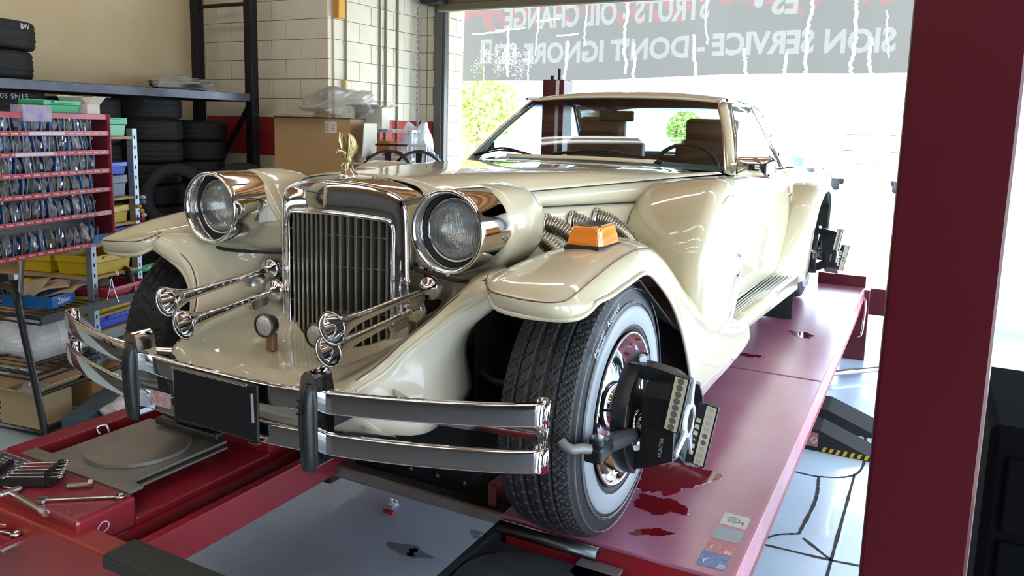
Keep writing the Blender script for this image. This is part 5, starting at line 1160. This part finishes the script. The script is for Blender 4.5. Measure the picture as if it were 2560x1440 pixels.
# conduits, chain, boxes on the wall
CON = mat('conduit_olive', (.20,.20,.12), .5)
def onwall(b, name, m, label, cat, group=None): return tag(b.obj(name, m), label, cat, group)
for y, z0, lab, r in ((4.51,1.50,'leftmost wall pipe, ending at the small outlet box',.012),(5.08,.2,'second wall pipe from the left, left of a close pair',.012),(5.185,.2,'third wall pipe from the left, right of the close pair',.013),(5.40,.2,'rightmost wall pipe, nearest the chain',.012)):
    b = MB().cyl((-3.928,y,z0),(-3.928,y,3.6),r,n=10); o = onwall(b, 'conduit', CON, lab, 'pipe', 'pipes on the block wall')
    for k in range(4): MB().box((-3.932,y,1.9+.45*k),(.012,.05,.018)).obj('pipe_clip', GALV, o)
o = thing('outlet_box', 'small beige outlet box at the foot of the leftmost pipe', 'outlet', (-3.945,4.51,1.42)); MB().box((.028,0,.05),(.056,.10,.11)).obj('box_body', mat('outlet_beige', (.55,.45,.20), .5), o, bevel=.005); MB().box((.0575,0,.05),(.004,.05,.07)).obj('cover_plate', WST, o)
o = thing('orange_box', 'orange wall box at the top of the pier corner', 'wall box', (-3.945,4.385,2.135)); MB().box((.035,0,.22),(.07,.10,.44)).obj('box_body', mat('orange_paint', (.55,.23,.03), .5), o, bevel=.004); MB().box((.071,0,.22),(.003,.085,.42)).obj('box_lid', mat('orange_light', (.62,.33,.06), .45), o)
def chain(x, y, z0, z1, n, r, w, label, m):
    t = thing('hoist_chain', label, 'chain', (x, y, z0)); L = (z1-z0)/n
    for i in range(n):
        a = i % 2; p = [(w*math.cos(k*PI/4)*(1-a), w*math.cos(k*PI/4)*a, L*(i+.5)+L*.66*math.sin(k*PI/4)) for k in range(8)]
        MB().tube(p, r, 5, closed=True).obj('chain_link', m, t)
    return t
CH = mat('chain_steel', (.40,.37,.38), .4, .7)
chain(-3.86, 5.70, .35, 2.6, 70, .0065, .013, 'thick pale hoist chain hanging before the red stripe', CH)
chain(-3.80, 5.80, .0, 2.6, 90, .003, .006, 'thin brown chain hanging next to the door track', mat('chain_brown', (.22,.18,.14), .5, .5))
o = MB().box((0,0,.10),(.012,.07,.20)).obj('blue_tag', mat('tag_blue', (.10,.30,.45), .5)); o.location = (-3.660,5.80,.55); o.rotation_euler=(0,0,PI/2); tag(o, 'pale blue tag stuck on the steel door track', 'sticker')
# ================================================================== BANNER OUTSIDE
def vinyl(name, c, k=.5):
    m = bpy.data.materials.new(name); m.use_nodes = True; nt = m.node_tree; n = nt.nodes; n.clear()
    o = n.new('ShaderNodeOutputMaterial'); d = n.new('ShaderNodeBsdfDiffuse'); t = n.new('ShaderNodeBsdfTranslucent'); mx = n.new('ShaderNodeMixShader')
    d.inputs[0].default_value = (*c,1); t.inputs[0].default_value = (*c,1); mx.inputs[0].default_value = k
    nt.links.new(d.outputs[0], mx.inputs[1]); nt.links.new(t.outputs[0], mx.inputs[2]); nt.links.new(mx.outputs[0], o.inputs[0]); return m
VG, VR, VT = vinyl('vinyl_grey', (.135,.127,.114)), vinyl('vinyl_red', (.20,.115,.105)), vinyl('vinyl_cream', (.21,.20,.18))
ban = thing('banner', 'torn translucent shop banner hanging outside above the door, seen from behind', 'banner', (-1.25, 6.6, 1.65))
BW_, BH_ = 5.1, 1.25; nx, nz = 680, 168
rb = random.Random(5); dead = set()
def crack(x, z, dx, dz, n, w):
    for _ in range(n):
        for k in range(w): dead.add((int(x)+k, int(z)))
        x += dx + rb.choice((-.6,0,0,0,.6)); z += dz
for px_, z0, z1, w in ((20,0,30,1),(42,3,44,2),(60,0,26,1),(66,20,60,1),(92,0,30,2),(110,26,62,1),(143,4,60,2),(150,0,26,2),(196,0,30,2),(204,22,70,1),(232,0,18,2),(258,0,14,2),(272,0,66,2),(300,0,70,2),(312,0,24,2),(322,10,40,1)):
    crack(px_*2, z0*2, 0, 1, (z1-z0)*2, w*2)
for (x, z, n) in ((66,46,22),(8,38,30),(30,40,26),(86,34,18)): crack(x*2, z*2, 1, .04, n*2, 2); crack(x*2, z*2+1, 1, .04, n*2, 2)
for (x, z) in ((34,10),(44,14),(52,8),(24,20),(40,24),(14,12),(58,16),(36,18),(47,22)):
    for _ in range(60): dead.add((2*x+int(rb.gauss(0,6)), 2*z+int(rb.gauss(0,7))))
def bz(x): return .010*math.sin(x*2.1)+.012*math.sin(x*.9)
def by(x, z): return .018*math.sin(x*3.1+z*2)+.012*math.sin(x*7)
def P_(i, j):
    x = -BW_/2+BW_*i/nx; return (x, by(x, BH_*j/nz), .06*(i/nx)+BH_*j/nz+bz(x)*(1-j/nz))
cells = set()
def mtext(s, x0, x1, zc, h):
    """mirror-written line spanning x0..x1 (local), rasterised on the cells of the sheet"""
    o = text('lettering', s, VT, 1, Matrix.Identity(4), None, 0, 1, .034); me = o.data; me.calc_loop_triangles()
    co = [v.co.copy() for v in me.vertices]; a, b = min(v.x for v in co), max(v.x for v in co); c, d = min(v.y for v in co), max(v.y for v in co)
    q = [((x1+(x0-x1)*(v.x-a)/(b-a)+BW_/2)/BW_*nx, (zc-h/2+h*(v.y-c)/(d-c))/BH_*nz) for v in co]
    for tr in me.loop_triangles:
        A, B, C_ = (q[k] for k in tr.vertices)
        den = (B[1]-C_[1])*(A[0]-C_[0])+(C_[0]-B[0])*(A[1]-C_[1])
        if abs(den) < 1e-9: continue
        for i in range(int(min(A[0],B[0],C_[0])), int(max(A[0],B[0],C_[0]))+1):
            for j in range(int(min(A[1],B[1],C_[1])), int(max(A[1],B[1],C_[1]))+1):
                u = ((B[1]-C_[1])*(i+.5-C_[0])+(C_[0]-B[0])*(j+.5-C_[1]))/den; w = ((C_[1]-A[1])*(i+.5-C_[0])+(A[0]-C_[0])*(j+.5-C_[1]))/den
                if u >= -.001 and w >= -.001 and u+w <= 1.001: cells.add((i, j))
    bpy.data.objects.remove(o); bpy.data.meshes.remove(me)
mtext("SION SERVICE - DON'T IGNORE IT!", -2.10, 2.34, .325, .25)
mtext("STRUTS - OIL CHANGE", -1.98, .52, .735, .27); mtext("ES \u2022", .98, 1.42, .735, .27)
def rect(x0, x1, z0, z1):
    for i in range(int((x0+BW_/2)/BW_*nx), int((x1+BW_/2)/BW_*nx)):
        for j in range(int(z0/BH_*nz), int(z1/BH_*nz)): cells.add((i, j))
for r in ((-2.30,-2.14,.46,.50),(-2.30,-2.14,.21,.25),(-2.30,-2.265,.21,.50),(-2.175,-2.14,.21,.50),(-2.245,-2.19,.32,.39)): rect(*r)
vs = [P_(i, j) for j in range(nz+1) for i in range(nx+1)]
def isred(i, j):
    if j < 80: return False
    u = i/nx; h = 82 + 10*math.sin(u*46)+8*math.sin(u*21+1)+ (12 if int(u*19) % 3 == 0 else 0)
    return j > h + (6 if u > .55 else -6) and (u < .08 or int(i/14+j/18) % 2 == 0 or j > 132)
fa, fb, fc = [], [], []
for j in range(nz):
    for i in range(nx):
        if (i, j) in dead: continue
        fq = (j*(nx+1)+i, j*(nx+1)+i+1, (j+1)*(nx+1)+i+1, (j+1)*(nx+1)+i)
        (fc if (i, j) in cells else fb if isred(i, j) else fa).append(fq)
for nm, m, ff in (('vinyl_sheet', VG, fa), ('red_print', VR, fb), ('lettering', VT, fc)):
    me = bpy.data.meshes.new(nm); idx = {}; vv = []; gg = []
    for q in ff:
        gg.append(tuple(idx.setdefault(k, len(idx)) for k in q))
    vv = [None]*len(idx)
    for k, n_ in idx.items(): vv[n_] = vs[k]
    me.from_pydata(vv, [], gg); me.materials.append(m); link(bpy.data.objects.new(nm, me), ban)
for x in (-2.5,-1.2,0,1.2,2.5): MB().cyl((x,.01,BH_),(x,.12,BH_+.5),.004,n=5).obj('tie_rope', WST, ban)
# ================================================================== OUTSIDE THINGS
pk = thing('pickup_truck', 'overexposed white pickup truck parked out in the sunny yard', 'pickup truck', (-.22, 25.2, FZ), .05)
WP = mat('truck_white', (.85,.86,.87), .25, 0, 1); TG = mat('truck_glass', (.35,.42,.45), .1, 0, 1)
rows = []
for y, zl, zt, w in ((-2.25,.45,.88,.70),(-2.22,.42,1.02,.86),(-2.0,.38,1.10,.92),(-1.0,.38,1.16,.95),(.0,.38,1.16,.96),(2.2,.40,1.12,.96),(2.75,.45,1.10,.94)):
    rows.append([(-w,y,zl),(-w*1.02,y,(zl+zt)/2),(-w*.96,y,zt),(-w*.5,y,zt+.03),(w*.5,y,zt+.03),(w*.96,y,zt),(w*1.02,y,(zl+zt)/2),(w,y,zl)])
b = MB().grid(rows, True, close=True); b.add(rows[0],[tuple(range(8))]); b.add(rows[-1],[tuple(range(8))]); b.obj('truck_body', WP, pk, merge=True)
rows = [[(-.86,-.95,1.16),(-.70,-.40,1.72),(.70,-.40,1.72),(.86,-.95,1.16)],[(-.88,.9,1.16),(-.74,.65,1.76),(.74,.65,1.76),(.88,.9,1.16)]]
b = MB().grid(rows, False); b.add(rows[1],[(0,1,2,3)]); b.obj('cab', WP, pk, solid=.03)
MB().add([(-.80,-.93,1.20),(.80,-.93,1.20),(.67,-.44,1.68),(-.67,-.44,1.68)],[(0,1,2,3)]).obj('windscreen', TG, pk)
for z in (.93,.84): 
    for x in (-.24,.24): MB().box((x,-2.262,z),(.40,.01,.018)).obj('grille_slot', mat('slot_grey', (.06,.06,.06), .6), pk)
for x in (-.27,-.09,.09,.27): MB().box((x,-2.275,.60),(.15,.012,.035)).obj('lower_slot', mat('slot_grey', (.06,.06,.06), .6), pk)
for x in (-.70,.70): MB().box((x,-2.235,.93),(.26,.04,.14)).obj('headlight', mat('truck_lamp', (.75,.78,.8), .15, 0, 1), pk, bevel=.02)
MB().box((0,-2.30,.50),(1.80,.14,.22)).obj('bumper', WP, pk, bevel=.04)
for x in (-.84,.84):
    for y in (-1.45,1.75): MB().lathe([(.15,-.11),(.33,-.11),(.36,-.07),(.36,.07),(.33,.11),(.15,.11)], (x,y,.36), 'X', 28).obj('wheel', mat('truck_tyre', (.035,.035,.04), .8), pk)
for x in (-1.08,1.08): MB().box((x,-.75,1.22),(.20,.08,.16)).obj('side_mirror', TG, pk, bevel=.03)
LEAF = [mat('leaf_%d' % i, c, .6, noise=(3,(.45,.55,.12),.6)) for i, c in enumerate(((.30,.42,.10),(.42,.52,.16),(.24,.36,.10)))]
def tree(x, y, h, r, seed, label):
    t = thing('tree', label, 'tree', (x, y, FZ), 0, 'trees beyond the yard'); rn = random.Random(seed)
    MB().tube(spl([(0,0,0),(.05,0,h*.3),(-.05,.05,h*.6),(0,0,h*.85)], 12), [.14-.009*i for i in range(12)], 8).obj('trunk', mat('bark', (.20,.15,.10), .9), t)
    for c in range(3):
        b = MB()
        for k in range(900):
            d = Vector((rn.gauss(0,1), rn.gauss(0,1), rn.gauss(0,.8))).normalized()*r*(.35+.65*rn.random()**.5); p = d + Vector((0,0,h*.72))
            u = Vector((rn.gauss(0,1),rn.gauss(0,1),rn.gauss(0,1))).normalized(); v = u.orthogonal().normalized(); s = .07+.06*rn.random()
            b.add([p-u*s, p+v*s*.5, p+u*s, p-v*s*.5], [(0,1,2,3)])
        o = b.obj('foliage', LEAF[c], t); o['kind'] = 'stuff'
    return t
tree(-10.6, 18.5, 3.2, 1.25, 1, 'pale green tree left of the car, beside the door jamb'); tree(-13.4, 22.5, 4.0, 1.5, 2, 'tree half hidden behind the door jamb and the nearer tree'); tree(-8.6, 34, 2.4, .85, 3, 'green tree seen through the back window of the car')
sd_ = thing('parked_car', 'pale teal car parked far behind the cream car, right of its rear', 'car', (-1.6, 34.5, FZ), .4)
rows = [[(x,-.85,z),(x,-.80,z+h),(x,.80,z+h),(x,.85,z)] for x, z, h in ((-2.1,.3,.35),(-2.0,.25,.55),(-1.1,.25,.65),(-.6,.25,1.1),(.6,.25,1.15),(1.2,.25,.75),(2.0,.25,.65),(2.1,.3,.4))]
MB().grid(rows, True).obj('body', mat('car_teal', (.30,.48,.50), .3, 0, 1), sd_)
for x in (-1.3,1.3):
    for y in (-.78,.78): MB().lathe([(.1,-.09),(.30,-.09),(.30,.09),(.1,.09)], (x,y,.30), 'Y', 20).obj('wheel', mat('far_wheel', (.3,.3,.3)), sd_)
bl = thing('building', 'pale low building across the yard behind the parked vehicles', 'building', (4, 52, FZ))
MB().box((0,0,2.2),(46,6,4.4)).obj('wall', mat('far_wall', (.80,.78,.74), .8), bl); MB().box((0,-.3,4.5),(46.6,6.8,.25)).obj('roof_edge', mat('far_trim', (.6,.6,.62), .7), bl)
for i in range(9): MB().box((-20+5*i,-3.02,1.8),(1.6,.06,1.3)).obj('window', TG, bl)
# wall anchors on the neighbouring lift: black ramps with hazard stripes
HAZ = mat('hazard_yellow', (.55,.36,.01), .5)
for i, (y0, dy, lab) in enumerate(((2.28,.20,'nearer black ramp with yellow hazard stripes beside the runway'),(2.63,.26,'farther plain black ramp beside the runway'))):
    t = thing('drive_on_ramp', lab, 'ramp', (1.0, y0, FZ), 0, 'black ramps beside the lift')
    MB().prism([(-.05,0),(-.05,.115),(.10,.115),(.36,.02),(.36,0)], (0,0,0), (1,0,0), (0,0,1), (0,dy,0)).obj('ramp_wedge', BLKM, t, bevel=.003)
    if i == 0:
        MB().box((.03,-.001,.062),(.13,.002,.075)).obj('warning_label', mat('warning_red', (.35,.12,.11), .5), t)
        b = MB(); b.box((.015,-.0025,.08),(.07,.001,.012)); b.box((.01,-.0025,.055),(.06,.001,.006)); b.box((.01,-.0025,.042),(.06,.001,.006)); b.lathe([(.013,0),(.016,0)], (0,0,0), 'Z', 20, frame((.075,-.0025,.06),(1,0,0),(0,0,1))); b.box((.075,-.0025,.06),(.026,.001,.003)); b.obj('label_print', mat('pictogram_pale', (.6,.6,.6)), t)
        for k in range(7): MB().prism([(0,0),(.016,0),(.026,.026),(.010,.026)], (.115+.034*k,-.002,.004), (1,0,0), (0,0,1), (0,.002,0)).obj('hazard_stripe', HAZ, t)
# black cabinet at the right edge
tc_ = thing('tool_cabinet', 'black tool cabinet at the right edge beside the red post', 'tool cabinet', (2.04, .52, FZ))
CABM = mat('cabinet_black', (.0025,.0025,.003), .9, spec=.05)
MB().box((0,0,.49),(.74,.60,.94)).obj('cabinet_body', CABM, tc_, bevel=.02)
for k in range(4): MB().box((0,-.305,.15+.215*k),(.66,.012,.19)).obj('drawer', CABM, tc_, bevel=.006)
# ================================================================== TOOLS on the left runway nose
def spanner(loc, rz, L, label, sc=1., group='spanners on the red ledge'):
    t = thing('spanner', label, 'spanner', loc, rz, group)
    b = MB(); rows = [[(x, -w, .002), (x, -w*.6, .0075*sc), (x, w*.6, .0075*sc), (x, w, .002), (x, 0, .0)] for x, w in ((-L/2,.0062*sc),(-L*.2,.0050*sc),(L*.2,.0050*sc),(L/2,.0062*sc))]
    b.grid(rows, True, close=True); b.add(rows[0],[tuple(range(5))]); b.add(rows[-1],[tuple(range(5))]); b.obj('shank', STEEL, t)
    o = [(math.cos(a)*.016*sc, math.sin(a)*.016*sc) for a in [math.radians(d) for d in range(40, 321, 28)]]
    i_ = [(math.cos(a)*.0085*sc, math.sin(a)*.0085*sc) for a in [math.radians(d) for d in range(300, 59, -28)]]
    poly = o + [(.014*sc,-.0085*sc)] + i_ + [(.014*sc,.0085*sc)]
    MB().prism([(-p[0], p[1]) for p in poly], (-L/2-.010*sc,0,.001), (math.cos(.26),math.sin(.26),0), (-math.sin(.26),math.cos(.26),0), (0,0,.008*sc)).obj('open_jaw', STEEL, t, bevel=.001)
    MB().lathe([(.0075*sc,.001),(.014*sc,.001),(.015*sc,.006),(.014*sc,.010*sc),(.0075*sc,.010*sc),(.0075*sc,.001)], (L/2+.010*sc,0,0), 'Z', 22).obj('ring_end', STEEL, t)
    return t
spanner((-.592,-.640,.001), math.atan2(.133,.175), .19, 'long combination spanner lying alone on the red runway nose')
spanner((-.78,-.79,-.078), .25, .15, 'open ended spanner at the front of the low tool ledge')
spanner((-.86,-.80,-.078), .55, .17, 'spanner behind it at the left of the low tool ledge')
spanner((-.89,-.715,.001), .15, .16, 'spanner lying below the black holder at the left edge')
t = thing('t_handle_tool', 'steel hammer shaped tool with short T head on the runway nose', 'tool', (-.70,-.735,.001), math.atan2(-.02,.18))
MB().box((0,0,.008),(.19,.014,.012)).obj('shank', STEEL, t, bevel=.004); MB().box((-.095,0,.009),(.022,.06,.014)).obj('cross_head', STEEL, t, bevel=.005); MB().cyl((.09,0,.009),(.12,0,.009),.010,n=6,smooth=False).obj('socket_end', CHROME, t)
o = MB().box((0,0,.002),(.075,.022,.003)).obj('red_tag', mat('tag_red', (.50,.02,.02), .4)); o.location = (-.775,-.765,-.076); o.rotation_euler = (0,0,1.1); tag(o, 'small bright red tag hanging between the spanners', 'tag')
t = thing('hex_bolt', 'rusty hex bolt lying on the red runway nose', 'bolt', (-.665,-.595,.001), math.atan2(.041,.038)+.0)
MB().cyl((-.035,0,.009),(.022,0,.009),.0075,n=14).obj('bolt_shank', mat('rusty_bolt', (.30,.22,.14), .45, .7), t); MB().cyl((.022,0,.011),(.034,0,.011),.0125,n=6,smooth=False).obj('bolt_head', STEEL, t)
for k in range(5): MB().lathe([(.0075,-.002),(.0088,0),(.0075,.002)], (-.030+.006*k,0,.009), 'X', 12).obj('thread', mat('rusty_bolt', (.3,.22,.14)), t)
hl = thing('spanner_holder', 'black plastic spanner rack lying on the red runway nose', 'tool holder', (-.835,-.645,.001), .55)
MB().box((0,0,.006),(.17,.10,.010)).obj('holder_base', BLK, hl, bevel=.003)
for s in (-1, 1):
    MB().box((s*.075,0,.020),(.010,.10,.030)).obj('holder_wall', BLK, hl, bevel=.002)
    for k in range(8): MB().box((s*.075,-.045+.0128*k,.040),(.012,.0055,.016)).obj('holder_tooth', BLK, hl)
for k in range(5):
    o = spanner(tuple(Matrix.Rotation(.55,3,'Z') @ Vector((.03,-.042+.018*k,0)) + Vector((-.835,-.645,.030+.003*k))), .55+.02*k, .15-.008*k, '%s spanner in the black holder, counted from the camera' % ORD[k], .62, 'spanners in the black holder')
# writing plate on the runway nose, chalk ring
pl2 = MB().box((-1.03,-.605,.0012),(.15,.075,.0016)).obj('rating_plate', mat('rating_black', (.06,.065,.07), .4), lift)
q = MB()
for i in range(3): q.box((-1.02+.004*i,-.587-.014*i,.0024),(.10-.012*i,.0035,.0006))
q.obj('plate_print', mat('print_grey', (.45,.46,.47), .5), pl2)
fr2 = MB()
for c, d in (((-1.03,-.5665,.0016),(.158,.003,.001)),((-1.03,-.6435,.0016),(.158,.003,.001)),((-.953,-.605,.0016),(.003,.078,.001)),((-1.107,-.605,.0016),(.003,.078,.001))): fr2.box(c, d)
fr2.obj('plate_border', mat('print_grey', (.45,.46,.47)), pl2)
y2 = MB().box((-1.02,-.66,.0012),(.16,.018,.0012)).obj('rating_strip', mat('strip_pale', (.50,.48,.40), .5), lift); MB().box((-1.06,-.66,.0022),(.03,.012,.001)).obj('yellow_patch', YEL, y2)
MB().tube(spl([(-.4845,-.665,-.046),(-.4845,-.648,-.034),(-.4845,-.632,-.042),(-.4845,-.634,-.058),(-.4845,-.652,-.064),(-.4845,-.667,-.056),(-.4845,-.660,-.040)], 24), .0018, 5).obj('chalk_ring', CHALK, lift)
o = blob('paper_scrap', (-.45,.66,FZ), (.05,.04,.03), WST, 'small white paper scrap on the grey floor under the car', 'litter', 71, .4, 10, 7)
o = MB().box((0,0,.006),(.05,.02,.012)).obj('plastic_chip', mat('chip_red', (.5,.02,.03), .4), bevel=.003); o.location = (-.425,.60,FZ); tag(o, 'small red plastic chip on the floor next to the white scrap', 'litter')
for cx, cy, r in ((-.20,.40,.045),(-.13,.395,.035),(-.02,.65,.018),(.0,.62,.012)):
    n_ = 24; MB().add([(cx+r*(1+.25*math.sin(3*a+cx*40)+.12*math.sin(7*a))*math.cos(a)*1.5, cy+r*(1+.25*math.sin(3*a+cx*40))*math.sin(a)*.8, FZ+.0012) for a in [2*PI*i/n_ for i in range(n_)]], [tuple(range(n_))]).obj('oil_stain', mat('oil_stain', (.22,.25,.32), .3), fl)
# jack beam between the runways, floor litter
jk = thing('rolling_jack', 'dark jack beam with bolt heads spanning between the runways', 'jack', (0,.16,-.15))
MB().box((0,0,0),(.78,.055,.05)).obj('jack_beam', mat('jack_steel', (.30,.28,.26), .35, .6, noise=(6,(.22,.15,.08),.8)), jk, bevel=.01)
MB().box((.02,.09,.04),(.62,.08,.10)).obj('jack_body', BLKM, jk, bevel=.006)
for k in range(6): MB().cyl((-.25+.11*k,.049,.05),(-.25+.11*k,.042,.05),.008,n=6).obj('bolt_head', STEEL, jk)
for s in (-1,1): MB().box((s*.37,.04,-.03),(.05,.12,.06)).obj('roller_carriage', BLKM, jk)
